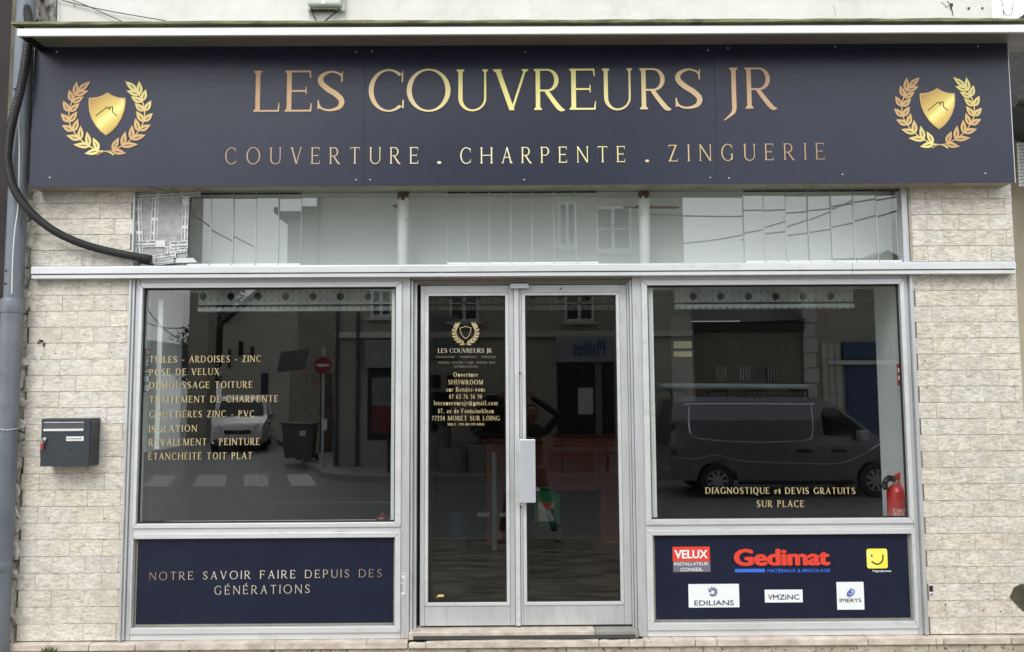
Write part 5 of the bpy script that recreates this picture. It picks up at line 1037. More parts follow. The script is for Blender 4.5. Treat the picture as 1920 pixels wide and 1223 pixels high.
# left shopfront with a printed window picture
x0, z1 = M2(690, 640); x1, z0 = M2(775, 858); bx(cb, 'shop_window_opening', x0, x1, -LE - .02, -LE + .015, z0, z1, M_dark); bx(cb, 'shutter_box', x0 - .05, x1, -LE + .016, -LE + .2, M2(700, 690)[1], z1 + .02, mat('roller_box', (.22, .22, .22), .6)); bx(cb, 'window_picture', x0 + .12, x1 - .1, -LE + .016, -LE + .03, M2(700, 762)[1], M2(700, 708)[1], mat('picture_grey', (.20, .22, .24), .5, col2=(.10, .10, .11), scale=(3, 3, 14)))
bx(cb, 'window_picture_red', x0 + .12, x1 - .1, -LE + .016, -LE + .032, M2(700, 812)[1], M2(700, 763)[1], mat('picture_red', (.22, .02, .03), .5, col2=(.04, .02, .03), scale=(6, 6, 3)))
# pipes
for px, y1, nm in ((672, 560, 'wall_pipe'), (633, 520, 'rain_pipe')):
    x, _ = M2(px, 700); MB().lathe((x, -LE + .1, -.02), [(.05, 0), (.05, 8.5 if px == 633 else M2(px, 585)[1])], 10).build(nm, mat('pipe_dark', (.05, .055, .07), .5), cb, smooth=True)
# middle: cash point windows, pale shop sign, shop door
for a, c, d, e in ((806, 826, 703, 728), (838, 850, 703, 760), (806, 842, 735, 808)): x0, z1 = M2(a, d); x1, z0 = M2(c, e); bx(cb, 'service_window', x0, x1, -LE, -LE + .05, z0, z1, M_dark)
x0, z1 = M2(798, 592); x1, z0 = M2(860, 672); bx(cb, 'pale_fascia', x0, x1, -LE, -LE + .1, z0, z1, M_shut)
x0, z1 = M2(912, 737); x1, z0 = M2(934, 770); bx(cb, 'notice_board', x0, x1, -LE, -LE + .08, z0, z1, M_dark); x0, z1 = M2(912, 738); x1, z0 = M2(933, 741); bx(cb, 'notice_board_top', x0, x1, -LE + .081, -LE + .09, z0, z1, M_wf)
sh2 = 0.012 * (LE + 5)
x0, z1 = M2(1012, 632); x1, z0 = M2(1130, 679); bx(cb, 'shop_sign', x0, x1, -LE, -LE + .16, z0, z1, mat('sign_pale', (.26, .28, .30), .5)); sans('shop_sign_lettering', 'Philles', x0 + .45, x1 - .35, z0 + .18, .42, -LE + .165, M_blue, cb, .03, mirror=True)
# the lettering faces the street: mirror it so that it reads right for someone standing opposite
x0, z1 = M2(1015, 680); x1, z0 = M2(1124, 862); bx(cb, 'shop_opening', x0, x1, -LE - .3, -LE + .02, .0, z1, M_dark); bx(cb, 'opening_post', (x0 + x1) / 2 + .25, (x0 + x1) / 2 + .42, -LE, -LE + .08, .0, z1, M_shut); bx(cb, 'poster', x0 + .55, x0 + .95, -LE + .021, -LE + .03, 1.3, 2.0, M_wf)
# right of it: low garage building and blue shop
Lg = 17.0
gb = thing('garage_building', 'low dark building with small barred windows behind the grey van', 'building', (8, -18, 0)); g0, g1 = MI(1262, 700, Lg)[0], MI(1508, 700, Lg)[0]; gt = MI(1300, 604, Lg)[1]
bx(gb, 'wall', ex1 + .01, g1, -21, -Lg, -.1, gt, mat('barn_plaster', (.17, .155, .13), .95, col2=(.24, .22, .18), scale=(1, 1, 1), bump=.3)); 
MB().add([(ex1 + .01, -Lg + .4, gt), (g1, -Lg + .4, gt), (g1, -21, gt + 1.7), (ex1 + .01, -21, gt + 1.7)], [(0, 1, 2, 3)]).build('roof', M_slate, gb); bx(gb, 'beam', ex1 + .01, g1, -Lg, -Lg + .15, gt - .25, gt - .01, M_dark)
for a, c in ((1341, 1363), (1385, 1408), (1437, 1460)):
    x0, z1 = MI(a, 688, Lg); x1, z0 = MI(c, 714, Lg); wv = MB().box(x0, x1, -Lg, -Lg + .03, z0, z1).build('window', M_dark, gb)
    for k in range(4): MB().box(x0 + (x1 - x0) * (k + .3) / 4, x0 + (x1 - x0) * (k + .3) / 4 + .03, -Lg + .031, -Lg + .05, z0, z1).build('window_bar', M_steel, wv)
x0, z1 = MI(1265, 670, Lg); bx(gb, 'pale_door', x0 + .1, MI(1412, 700, Lg)[0], -Lg, -Lg + .04, 0, z1, mat('door_pale', (.20, .18, .15), .8)); 
fn = thing('iron_fence', 'black spiked iron railing behind the grey van', 'railing', (6.5, -15.9, 0)); LF = 15.8
for i in range(26): x = MI(1262 + i * 9.3, 740, LF)[0]; MB().prism([(x - .012, .0), (x + .012, .0), (x + .012, 1.98), (x, 2.12), (x - .012, 1.98)], -LF - .012, -LF + .012).build('bar', M_iron, fn)
bx(fn, 'rail', MI(1258, 740, LF)[0], MI(1503, 740, LF)[0], -LF - .01, -LF + .01, 1.7, 1.74, M_iron)
bs = thing('blue_shop', 'pale building with a blue shopfront and stone pillar across the street', 'building', (11, -18, 0)); b0, b1 = g1 + .01, MI(1770, 700, Lg)[0]; bt = MI(1600, 505, Lg)[1]
bx(bs, 'wall', b0, b1 + 6, -23, -Lg, -.1, bt, M_pl1); bx(bs, 'roof', b0 - .2, b1 + 6, -23, -Lg + .3, bt, bt + .2, M_slate)
x0, x1 = MI(1506, 700, Lg)[0], MI(1529, 700, Lg)[0]
for k in range(11): bx(bs, 'pillar_stone', x0, x1 + (.06 if k % 2 else 0), -Lg, -Lg + .12, .42 * k, .42 * k + .40, M_pl2, .01)
x0, x1 = MI(1541, 700, Lg)[0], MI(1578, 700, Lg)[0]
for i in range(3):
    for k in range(7): bx(bs, 'wall_panel', x0 + (x1 - x0) * i / 3 + .01, x0 + (x1 - x0) * (i + 1) / 3 - .01, -Lg, -Lg + .05, .46 * k, .46 * k + .44, M_pl2)
bx(bs, 'fascia', x1 + .02, b1 + 5, -Lg, -Lg + .18, MI(1600, 672, Lg)[1], MI(1600, 642, Lg)[1], M_blue); bx(bs, 'white_band', x1 - .4, b1 + 5, -Lg, -Lg + .14, MI(1600, 684, Lg)[1], MI(1600, 676, Lg)[1], M_wf); bx(bs, 'shopfront', x1 + .1, b1 + 5, -Lg, -Lg + .06, 0, MI(1600, 685, Lg)[1], M_blue)
sans('fascia_lettering', 'FITE', MI(1650, 660, Lg)[0], MI(1696, 660, Lg)[0], MI(1650, 660, Lg)[1], .26, -Lg + .186, M_wf, bs, .01, mirror=True)
# houses whose gables show above, mirrored in the transom
for i, (px, Lh, wd2, hh, lab) in enumerate(((1542, 46, 5.5, 10.2, 'distant grey gabled house, left of the two mirrored in the right transom slats'), (1622, 44, 5.0, 10.4, 'distant grey gabled house, right of the two mirrored in the right transom slats'), (1700, 40, 3.5, 9.8, 'distant house at the right end of the mirrored street'))):
    x = MI(px, 480, Lh)[0]; t = thing('distant_house', lab, 'house', (x, -Lh, 0)); bx(t, 'wall', x - wd2 / 2, x + wd2 / 2, -Lh - 6, -Lh, -.1, hh - 1.6, M_pl1)
    MB().prism([(x - wd2 / 2 - .2, hh - 1.7), (x + wd2 / 2 + .2, hh - 1.7), (x, hh)], -Lh - 6, -Lh + .2).build('roof', M_slate, t)
# left: side street with houses
hs_ = thing('gabled_house', 'pale house with a steep roof along the side street', 'house', (-9, -34, 0))
def hq(px, Lg_): return MI(px, 700, Lg_)[0]
Lh = 33.0; g0_, g1_ = hq(416, Lh), hq(575, Lh); ze, zr = MI(416, 610, Lh)[1], MI(500, 540, Lh)[1]
MB().prism([(g0_, -.1), (g1_, -.1), (g1_, zr), ((g0_ + g1_) / 2, zr), (g0_, ze)], -Lh - 8, -Lh).build('wall', M_pl2, hs_)
MB().prism([(g0_ - .3, ze - .15), (g0_ - .3, ze + .05), ((g0_ + g1_) / 2, zr + .2), (g1_ + .2, zr + .2), (g1_ + .2, zr + .02), ((g0_ + g1_) / 2, zr + .02)], -Lh - 8.2, -Lh + .3).build('roof', M_slate, hs_)
for px, py0, py1, wpx in ((448, 640, 668, 8), (428, 655, 690, 5), (490, 700, 770, 13), (470, 650, 672, 6)):
    x, z1 = MI(px, py0, Lh); z0 = MI(px, py1, Lh)[1]; bx(hs_, 'window' if py1 < 700 else 'door', x, x + wpx * .026, -Lh, -Lh + .05, z0, z1, M_dark)
sw = thing('stone_wall', 'rubble stone wall with a small awning beside the corner building', 'wall', (-6, -21, 0)); a0, a1 = hq(520, 22), hq(600, 20.5)
MB().add([(a0, -23.5, -.1), (a1, -20.5, -.1), (a1, -20.5, MI(600, 700, 20.5)[1]), (a0, -23.5, MI(530, 690, 23.5)[1]), (a0 + .3, -23.9, -.1), (a1 + .3, -20.9, -.1), (a1 + .3, -20.9, MI(600, 700, 20.5)[1]), (a0 + .3, -23.9, MI(530, 690, 23.5)[1])], [(0, 1, 2, 3), (3, 2, 6, 7), (1, 5, 6, 2), (0, 3, 7, 4)]).build('masonry', M_stone, sw)
x0, z1 = MI(536, 656, 21); x1, z0 = MI(592, 700, 21); MB().add([(x0, -20.4, z1 - .1), (x1, -20.2, z1), (x1, -19.6, z0 + .1), (x0, -20.0, z0)], [(0, 1, 2, 3)]).build('awning', mat('awning_dark', (.07, .072, .075), .8), sw)
ub = thing('upper_house', 'grey plastered house behind the stone wall on the side street', 'house', (-6, -26, 0)); bx(ub, 'wall', hq(562, 25), ex0 - .05, -30, -24.6, 0, 8.5, M_pl1); bx(ub, 'roof', hq(562, 25) - .3, ex0, -30, -24.2, 8.5, 8.7, M_slate)
for lab, px0, px1, Lh, hh, m in (('tall narrow grey building far left in the mirrored street', 352, 388, 30, 11.5, M_pl1), ('small pale gabled house at the far left of the mirrored street', 256, 286, 34, 2.9, M_pl2)):
    x0, x1 = hq(px0, Lh), hq(px1, Lh); t = thing('far_house', lab, 'house', (x0, -Lh, 0)); bx(t, 'wall', x0, x1, -Lh - 1.0, -Lh, -.1, hh, m)
    if Lh == 34: MB().prism([(x0 - .2, hh), (x1 + .2, hh), ((x0 + x1) / 2, hh + 1.6)], -Lh - 5, -Lh + .2).build('roof', M_slate, t)
    else: bx(t, 'roof', x0 - .2, x1 + .2, -Lh - 1.2, -Lh + .2, hh, hh + .2, M_slate)
# tree above the roofs
M_leaf = mat('foliage', (.035, .05, .02), .8, col2=(.085, .10, .04), scale=(3, 3, 3)); M_bark = mat('bark', (.05, .04, .03), .9)
for lab, px, Lt, z0_, z1_, rr, sd_ in (('bushy dark tree rising over the roofs of the side street', 424, 42, 3.5, 8.6, 1.5, 2), ('broad low tree behind the white van', 398, 44, 2.5, 6.5, 2.6, 5)):
    x = hq(px, Lt); t = thing('street_tree', lab, 'tree', (x, -Lt, 0)); rr_ = random.Random(sd_)
    MB().tube([(x, -Lt, -.1), (x + .1, -Lt, z0_), (x + .2, -Lt, z1_)], [.22, .15, .04], 8).build('trunk', M_bark, t); b = MB()
    for i in range(2600):
        u = rr_.random(); zz = z0_ + (z1_ - z0_) * u; prof = math.sin(math.pi * min(1, u * .9 + .12)) ** .6; a = rr_.uniform(0, 6.28); q = rr_.random() ** .5 * rr * prof * (1 + .35 * math.sin(a * 3 + zz * 2)); c = Vector((x + q * math.cos(a), -Lt + q * math.sin(a), zz)); s_ = rr_.uniform(.08, .2)
        d1 = Vector((rr_.uniform(-1, 1), rr_.uniform(-1, 1), rr_.uniform(-1, 1))).normalized() * s_; d2 = Vector((rr_.uniform(-1, 1), rr_.uniform(-1, 1), rr_.uniform(-1, 1))).normalized() * s_ * .6
        b.add([c - d1, c - d2, c + d1, c + d2], [(0, 1, 2, 3)])
    b.build('crown', M_leaf, t, fix=False)
# overhead wires and a lamp mirrored in sky
for i, (p, q, s_) in enumerate((((1230, 397, 15), (1700, 362, 15), .25), ((1290, 452, 15), (1560, 380, 15), .2), ((1400, 445, 15), (1690, 385, 15), .15), ((262, 560, 18), (345, 640, 18), .2), ((262, 600, 18), (345, 615, 18), .1), ((352, 380, 15), (500, 470, 15), .1))):
    a, c = MI(*p), MI(*q); n_ = 12; w_ = MB().tube([(a[0] + (c[0] - a[0]) * k / n_, -p[2], a[1] + (c[1] - a[1]) * k / n_ - s_ * math.sin(math.pi * k / n_)) for k in range(n_ + 1)], .02, 5).build('overhead_wire', M_cab)
    tag(w_, ('upper long', 'middle', 'lower', 'steep left', 'flat left', 'short left')[i] + ' overhead wire strung across the street, seen mirrored in the glass', 'wire')
# no entry sign
x, z = MI(605, 685, 15.4); t = thing('no_entry_sign', 'round red no entry sign on a grey post at the side street', 'road sign', (x, -15.4, 0)); rs_ = .235
MB().lathe((x, -15.5, -.02), [(.035, 0), (.035, z + .5)], 12).build('post', M_steel, t, smooth=True)
MB().lathe((x, -15.43, z), [(rs_, 0), (rs_, .02)], 36, 'y')  .build('rim', M_shut, t); MB().lathe((x, -15.408, z), [(rs_ * .9, 0), (rs_ * .9, .004)], 36, 'y').build('disc', mat('sign_red', (.26, .012, .02), .5), t); bx(t, 'white_bar', x - rs_ * .68, x + rs_ * .68, -15.403, -15.398, z - .035, z + .035, M_wf)
bx(t, 'small_plate', x - .02, x + .12, -15.45, -15.43, .95, 1.25, M_wf)
# wheelie bins
for i, (px, lab) in enumerate(((552, 'grey green wheelie bin by the stone wall, left of the two'), (572, 'grey green wheelie bin with a pale sticker by the stone wall, right of the two'))):
    x = MI(px, 830, 17.6 + .5 * (1 - i))[0]; y = -17.6 - .5 * (1 - i); t = thing('wheelie_bin', lab, 'bin', (x, y, 0), 'wheelie bins by the stone wall'); Mb = mat('bin_grey', (.09, .10, .10), .5)
    b = MB(); v = [(sx * w_, sy * w_, z_) for w_, z_ in ((.23, .05), (.30, 1.0)) for sx, sy in ((-1, -1), (1, -1), (1, 1), (-1, 1))]; b.add([(x + a, y + c, d) for a, c, d in v], [(3, 2, 1, 0), (4, 5, 6, 7), (0, 1, 5, 4), (1, 2, 6, 5), (2, 3, 7, 6), (3, 0, 4, 7)]); b.build('body', Mb, t, bevel=.02)
    bx(t, 'lid', x - .33, x + .33, y - .34, y + .33, 1.002, 1.06, Mb, .02)
    for s_ in (-1, 1): MB().lathe((x + s_ * .27 - .025, y - .28, .08), [(.1, 0), (.1, .05)], 14, 'x').build('wheel', M_black, t)
    if i: bx(t, 'sticker', x - .08, x + .1, y + .305, y + .31, .7, .85, M_wf)
# planters, litter bin, bench, bollard
def planter(px0, px1, pyt, Lg_, lab, plant=False):
    x0, zt_ = MI(px0, pyt, Lg_); x1 = MI(px1, pyt, Lg_)[0]; r = (x1 - x0) / 2; x = (x0 + x1) / 2; zt_ = max(.5, zt_); t = thing('stone_planter', lab, 'planter', (x, -Lg_ , -.02), 'round planters across the street')
    MB().lathe((x, -Lg_, -.02), [(r * .96, 0), (r, .05), (r, zt_), (r * 1.02, zt_ + .03), (r * .86, zt_ + .03), (r * .84, zt_ - .12)], 32).build('tub', M_concrete, t, smooth=True); MB().lathe((x, -Lg_, zt_ - .12), [(r * .84, 0), (r * .5, .03), (0.01, .04)], 24).build('soil', M_dark, t)
    if plant:
        b = MB(); rr_ = random.Random(8)
        for i in range(1500):
            d = Vector((rr_.gauss(0, 1), rr_.gauss(0, 1), rr_.gauss(0, 1))).normalized() * rr_.random() ** .4 * .62; c = Vector((x + .3 + d.x, -Lg_ + d.y, zt_ + .55 + d.z)); d1 = Vector((rr_.uniform(-1, 1), rr_.uniform(-1, 1), rr_.uniform(-1, 1))) * .06; d2 = Vector((rr_.uniform(-1, 1), rr_.uniform(-1, 1), rr_.uniform(-1, 1))) * .04; b.add([c - d1, c - d2, c + d1, c + d2], [(0, 1, 2, 3)])
        b.build('shrub', mat('shrub_green', (.015, .022, .010), .8), t, fix=False)
planter(824, 876, 842, 14.3, 'low round concrete planter nearest the litter bin'); planter(872, 936, 833, 14.4, 'taller round concrete planter holding a dark shrub', True); planter(1000, 1085, 838, 14.6, 'round concrete planter behind the bench')
x = MI(833, 830, 15)[0]; t = thing('litter_bin', 'dark flared litter bin on a slim post by the planters', 'litter bin', (x, -15, 0)); MB().lathe((x, -15, .3), [(.17, 0), (.17, .75), (.27, .86), (.27, .92), (.2, .92)], 20).build('bin_body', M_shut, t, smooth=True); MB().lathe((x - .1, -15, -.02), [(.03, 0), (.03, .5)], 8).build('post', M_shut, t)
bn = thing('park_bench', 'red slatted bench on curly iron legs across the street', 'bench', (1.6, -14.0, 0)); M_bench = mat('bench_red', (.17, .035, .025), .5)
x0, x1 = MI(1010, 850, 13.8)[0], MI(1128, 850, 13.8)[0]
for k in range(4): bx(bn, 'slat', x0, x1, -14.2 + k * .11, -14.2 + k * .11 + .08, .42, .45, M_bench)
for k in range(3): bx(bn, 'slat', x0, x1, -14.3, -14.27, .55 + k * .12, .63 + k * .12, M_bench)
for x in (x0 + .2, x1 - .2):
    MB().tube(spline([(x, -13.82, -.02), (x, -13.9, .2), (x, -13.8, .4), (x, -14.2, .42), (x, -14.32, .9)], 5), .025, 8).build('leg', M_iron, bn); MB().tube(spline([(x, -14.35, -.02), (x, -14.2, .2), (x, -14.25, .42)], 5), .025, 8).build('leg', M_iron, bn)
x = MI(1165, 800, 14.5)[0]; MBt = MB().lathe((x, -14.5, -.02), [(.05, 0), (.05, .9), (.07, .92), (.06, 1.0), (.0, 1.03)], 14).build('bollard', M_iron, smooth=True); tag(MBt, 'black iron bollard right of the bench across the street', 'bollard')
x = MI(728, 850, 14.3)[0]; MBt = MB().lathe((x, -14.3, -.02), [(.03, 0), (.03, 1.0)], 10).build('bollard', M_iron, smooth=True); tag(MBt, 'thin black post in front of the shop window with the red picture', 'post')
# ---------------------------------------------------------------- vans
def van(lab, origin, heading, body, rack, z0=-.152):
    """profile in van space: s along the length (0 rear, 4.99 front), h height; half width .95"""
    t = thing('parked_van', lab, 'van', (origin[0], origin[1], z0)); ca, sa = math.cos(heading), math.sin(heading)
    def W(s, w_, h): return (s * ca - w_ * sa, s * sa + w_ * ca, h)
    arch = lambda c, r: [(c + r * math.cos(a), .33 + r * math.sin(a)) for a in [math.pi * (1 - i / 12) for i in range(13)]]
    prof = [(.03, .36)] + [(a, max(.22, c)) for a, c in arch(.92, .40)] + [(a, max(.22, c)) for a, c in arch(4.02, .40)] + [(4.88, .28), (4.98, .45), (4.99, .70), (4.93, .88), (4.72, 1.02), (4.30, 1.14), (4.02, 1.20), (3.35, 1.76), (3.1, 1.88), (2.7, 1.94), (.35, 1.96), (.12, 1.9), (.05, 1.5), (.0, .9), (.0, .5)]
    b2 = bmesh.new(); n_ = len(prof); va = [b2.verts.new((s, -.95, h)) for s, h in prof]; vb = [b2.verts.new((s, .95, h)) for s, h in prof]
    b2.faces.new(va); b2.faces.new(vb[::-1])
    for i in range(n_): b2.faces.new((va[i], vb[i], vb[(i + 1) % n_], va[(i + 1) % n_]))
    for hc in (.45, .7, .95, 1.1, 1.3, 1.5, 1.7, 1.85): bmesh.ops.bisect_plane(b2, geom=b2.verts[:] + b2.edges[:] + b2.faces[:], plane_co=(0, 0, hc), plane_no=(0, 0, 1))
    for sc in (4.3, 4.6, 4.85): bmesh.ops.bisect_plane(b2, geom=b2.verts[:] + b2.edges[:] + b2.faces[:], plane_co=(sc, 0, 0), plane_no=(1, 0, 0))
    def hw(s, h):
        k = 1.0
        if h > 1.05: k -= .17 * ((h - 1.05) / .9) ** 1.6
        if h < .45: k -= .03 * (.45 - h) / .2
        if abs(h - .95) < .05: k += .006
        if s > 4.2: k -= .16 * ((s - 4.2) / .8) ** 2
        return k
    for v in b2.verts: v.co.y *= hw(v.co.x, v.co.z)
    bmesh.ops.triangulate(b2, faces=[f for f in b2.faces if len(f.verts) > 4]); bmesh.ops.recalc_face_normals(b2, faces=b2.faces)
    for v in b2.verts: v.co = Vector(W(*v.co))
    me = bpy.data.meshes.new('body'); b2.to_mesh(me); b2.free(); o = link('body', me, body, None, bevel=.02, smooth=True); o.parent = t
    def side(name, pts, m, sgn, off=.006, y2=None):
        b = MB(); vs_ = [W(s, sgn * (.95 * hw(s, h) + off), h) for s, h in pts]; b.add(vs_, [tuple(range(len(vs_)))]); q = b.build(name, m, None); q.parent = t; return q
    def rail(name, pts, m, sgn, r=.008, off=.004):
        q = MB().tube([W(s, sgn * (.95 * hw(s, h) + off), h) for s, h in pts], r, 5).build(name, m, None); q.parent = t
    Mw = M_vg; seam = M_gap
    for sgn in (1, -1):
        side('side_window', [(3.02, 1.22), (3.0, 1.62), (3.06, 1.74), (3.3, 1.72), (3.86, 1.26), (3.84, 1.16), (3.2, 1.18)], Mw, sgn, .012)
        pn = [(.42, 1.78), (.40, 1.35), (.55, 1.16), (1.55, 1.08), (2.62, 1.10), (2.8, 1.24), (2.82, 1.76), (2.7, 1.80), (.5, 1.82), (.42, 1.78)]; rail('panel_crease_highlight', spline(pn, 3), M_crease, sgn, .018, -.004)
        for a in ([(2.0, .34), (2.0, 1.88)], [(2.92, .34), (2.92, 1.88)], [(.3, 1.02), (2.0, 1.0)]): rail('door_seam', [a[0], ((a[0][0] + a[1][0]) / 2, (a[0][1] + a[1][1]) / 2), a[1]], seam, sgn, .006, -.001)
        for s_ in (2.62, 3.28): rail('door_handle', [(s_ - .12, .90), (s_, .91), (s_ + .12, .90)], M_black, sgn, .03, .01)
        rail('shoulder_crease_highlight', spline([(.12, .80), (.5, .76), (.92, .84), (1.4, .72), (2.6, .66), (3.3, .66), (3.7, .80), (4.1, 1.02)], 4), M_crease, sgn, .015, -.005)
        rail('sill_trim', [(1.34, .30), (2.4, .28), (3.6, .28)], M_black, sgn, .045, -.01); side('tail_lamp', [(.03, .85), (.03, 1.45), (.12, 1.45), (.14, .85)], mat('tail_lamp', (.05, .008, .008), .25), sgn, .012)
        q = MB().box(-.09, .09, -.1, .1, -.1, .1).build('mirror', M_crease2, None, bevel=.03); q.parent = t; q.location = W(3.72, sgn * 1.06, 1.2); q.rotation_euler = (0, 0, heading)
        for sc in (.92, 4.02):
            wv = MB().lathe((0, 0, 0), [(.20, -.1), (.315, -.1), (.33, -.07), (.33, .07), (.315, .1), (.21, .1)], 32, 'y', cap=False).build('wheel', M_black, None, smooth=True); wv.parent = t; wv.location = W(sc, sgn * .84, .33); wv.rotation_euler = (0, 0, heading + (math.pi if sgn < 0 else 0))
            b = MB(); b.lathe((0, .085, 0), [(.215, 0), (.215, .012), (.195, .012), (.195, 0)], 32, 'y', cap=False); b.lathe((0, .07, 0), [(.05, 0), (.05, .04)], 16, 'y')
            for k in range(9):
                a = 2 * math.pi * k / 9; u = Vector((math.cos(a), 0, math.sin(a))); p = Vector((-u.z, 0, u.x)); m0, m1 = .03, .028
                b.add([tuple(u * .04 + p * m0 + Vector((0, .10, 0))), tuple(u * .205 + p * m1 + Vector((0, .095, 0))), tuple(u * .205 - p * m1 + Vector((0, .095, 0))), tuple(u * .04 - p * m0 + Vector((0, .10, 0)))], [(0, 1, 2, 3)])
            rm = b.build('rim', M_rim, None); rm.parent = wv; hb = MB().lathe((0, .02, 0), [(.2, 0), (.2, .01)], 24, 'y').build('brake_dark', M_gap, None); hb.parent = wv
    def front(name, pts, m, off=.012):      # pts (w, s, h)
        b = MB(); b.add([W(s + off, w_, h + off * .4) for w_, s, h in pts], [tuple(range(len(pts)))]); q = b.build(name, m, None); q.parent = t
    front('windscreen', [(-.80, 4.0, 1.23), (.80, 4.0, 1.23), (.72, 3.37, 1.745), (-.72, 3.37, 1.745)], Mw, .02)
    front('grille', [(-.42, 4.985, .62), (.42, 4.985, .62), (.46, 4.975, .75), (-.46, 4.975, .75)], M_black, .012); front('number_plate', [(-.26, 4.99, .42), (.26, 4.99, .42), (.26, 4.99, .52), (-.26, 4.99, .52)], W1, .02)
    front('lower_bumper', [(-.78, 4.90, .25), (.78, 4.90, .25), (.80, 4.97, .44), (-.80, 4.97, .44)], M_shut, .03)
    for s_ in (-1, 1): front('headlight', [(s_ * .52, 4.97, .72), (s_ * .76, 4.90, .70), (s_ * .82, 4.74, .88), (s_ * .66, 4.86, .93), (s_ * .54, 4.92, .86)], M_lampg, .03)
    MB_ = MB().lathe((0, 0, 0), [(.06, 0), (.05, .02)], 4, 'x').build('badge', M_chr, None); MB_.parent = t; MB_.location = W(5.0, 0, .69); MB_.rotation_euler = (0, 0, heading)
    if rack:
        for sgn in (.35, .62): q = MB().tube([W(.1, -sgn * (1 if rack > 0 else -1) * 1.0, 2.16), W(3.2, -sgn * (1 if rack > 0 else -1), 2.12)], .08, 10).build('roof_tube', M_steel, None, smooth=True); q.parent = t
        for s_ in (.4, 1.2, 2.0, 2.8):
            q = MB().tube([W(s_, -.75, 1.90), W(s_, -.72, 2.08), W(s_, .72, 2.08), W(s_, .75, 1.90)], .02, 6).build('rack_bar', M_black, None); q.parent = t
    return t
M_crease = mat('van_crease_sheen', (.62, .65, .70), .22, 1.0)  # bright metal strips imitate the highlights along the van's body creases
M_crease2 = mat('mirror_shell', (.35, .36, .37), .3)
M_vg = mat('van_glass', (.01, .011, .012), .06, spec=.8); M_rim = mat('rim_alloy', (.38, .38, .39), .3, .7); M_lampg = mat('headlamp_glass', (.35, .37, .38), .1, spec=.8)
M_vgrey = mat('van_grey_paint', (.13, .14, .155), .2, .3, spec=.6, coat=.8); M_vwhite = mat('van_white_paint', (.70, .70, .70), .35, coat=.3)
# the van's near flank stands on the plane y = -10.4
van('dark grey panel van with roof rack parked across the road, seen mirrored', (MI(1255, 800, 10.4)[0], -10.4 - .95), 0, M_vgrey, 1)
van('white panel van coming out of the side street, seen mirrored', (-9.4 - 4.99 * math.cos(R(76)), -22.6 - 4.99 * math.sin(R(76))), R(76), M_vwhite, 0)
# ---------------------------------------------------------------- people
M_skin = mat('skin', (.42, .25, .18), .55); M_hair = mat('hair_dark', (.03, .02, .015), .8)
def skinmesh(name, verts, edges, radii, m, parent, root=0, sub=2):
    me = bpy.data.meshes.new(name); me.from_pydata(verts, edges, []); o = bpy.data.objects.new(name, me); COL.objects.link(o)
    sk = o.modifiers.new('skin', 'SKIN'); sk.use_smooth_shade = True
    for i, r in enumerate(radii):
        v = me.skin_vertices[0].data[i]; v.radius = r if isinstance(r, tuple) else (r, r); v.use_root = (i == root)
    ss = o.modifiers.new('sub', 'SUBSURF'); ss.levels = sub; ss.render_levels = sub
    bpy.context.view_layer.update(); dg = bpy.context.evaluated_depsgraph_get(); m2 = bpy.data.meshes.new_from_object(o.evaluated_get(dg)); m2.name = name
    bpy.data.objects.remove(o); m2.materials.clear(); return link(name, m2, m, parent, smooth=True)
def hand(parent, wrist, d, palmn, curl, s_=1.):
    """five fingers curled towards palmn; d: direction of the forearm into the hand"""
    d = Vector(d).normalized(); nrm = Vector(palmn).normalized(); sd2 = d.cross(nrm).normalized(); w0 = Vector(wrist); V, E_, Rr = [tuple(w0), tuple(w0 + d * .045 * s_), tuple(w0 + d * .085 * s_)], [(0, 1), (1, 2)], [(.026, .018), (.038, .016), (.040, .014)]
    for k, ln in enumerate((.072, .082, .076, .060)):
        off = (k - 1.5) * .020; base = w0 + d * .088 * s_ + sd2 * off; i0 = len(V); V.append(tuple(base)); E_.append((2, i0)); Rr.append(.0095); p = base; dd = d.copy()
        for j in range(3): dd = (dd + nrm * curl * (.6 + .4 * j)).normalized(); p = p + dd * ln * (.42, .32, .26)[j]; V.append(tuple(p)); E_.append((i0 + j, i0 + j + 1)); Rr.append((.009, .0085, .007)[j])
    i0 = len(V); b_ = w0 + d * .03 + sd2 * -.032; V.append(tuple(b_)); E_.append((1, i0)); Rr.append(.013)
    b_ = b_ + (d * .6 - sd2 * .6 + nrm * .5).normalized() * .04; V.append(tuple(b_)); E_.append((i0, i0 + 1)); Rr.append(.011); b_ = b_ + (d * .8 + nrm * .5).normalized() * .03; V.append(tuple(b_)); E_.append((i0 + 1, i0 + 2)); Rr.append(.009)
    return skinmesh('hand', V, E_, Rr, M_skin, parent, 1, 1)
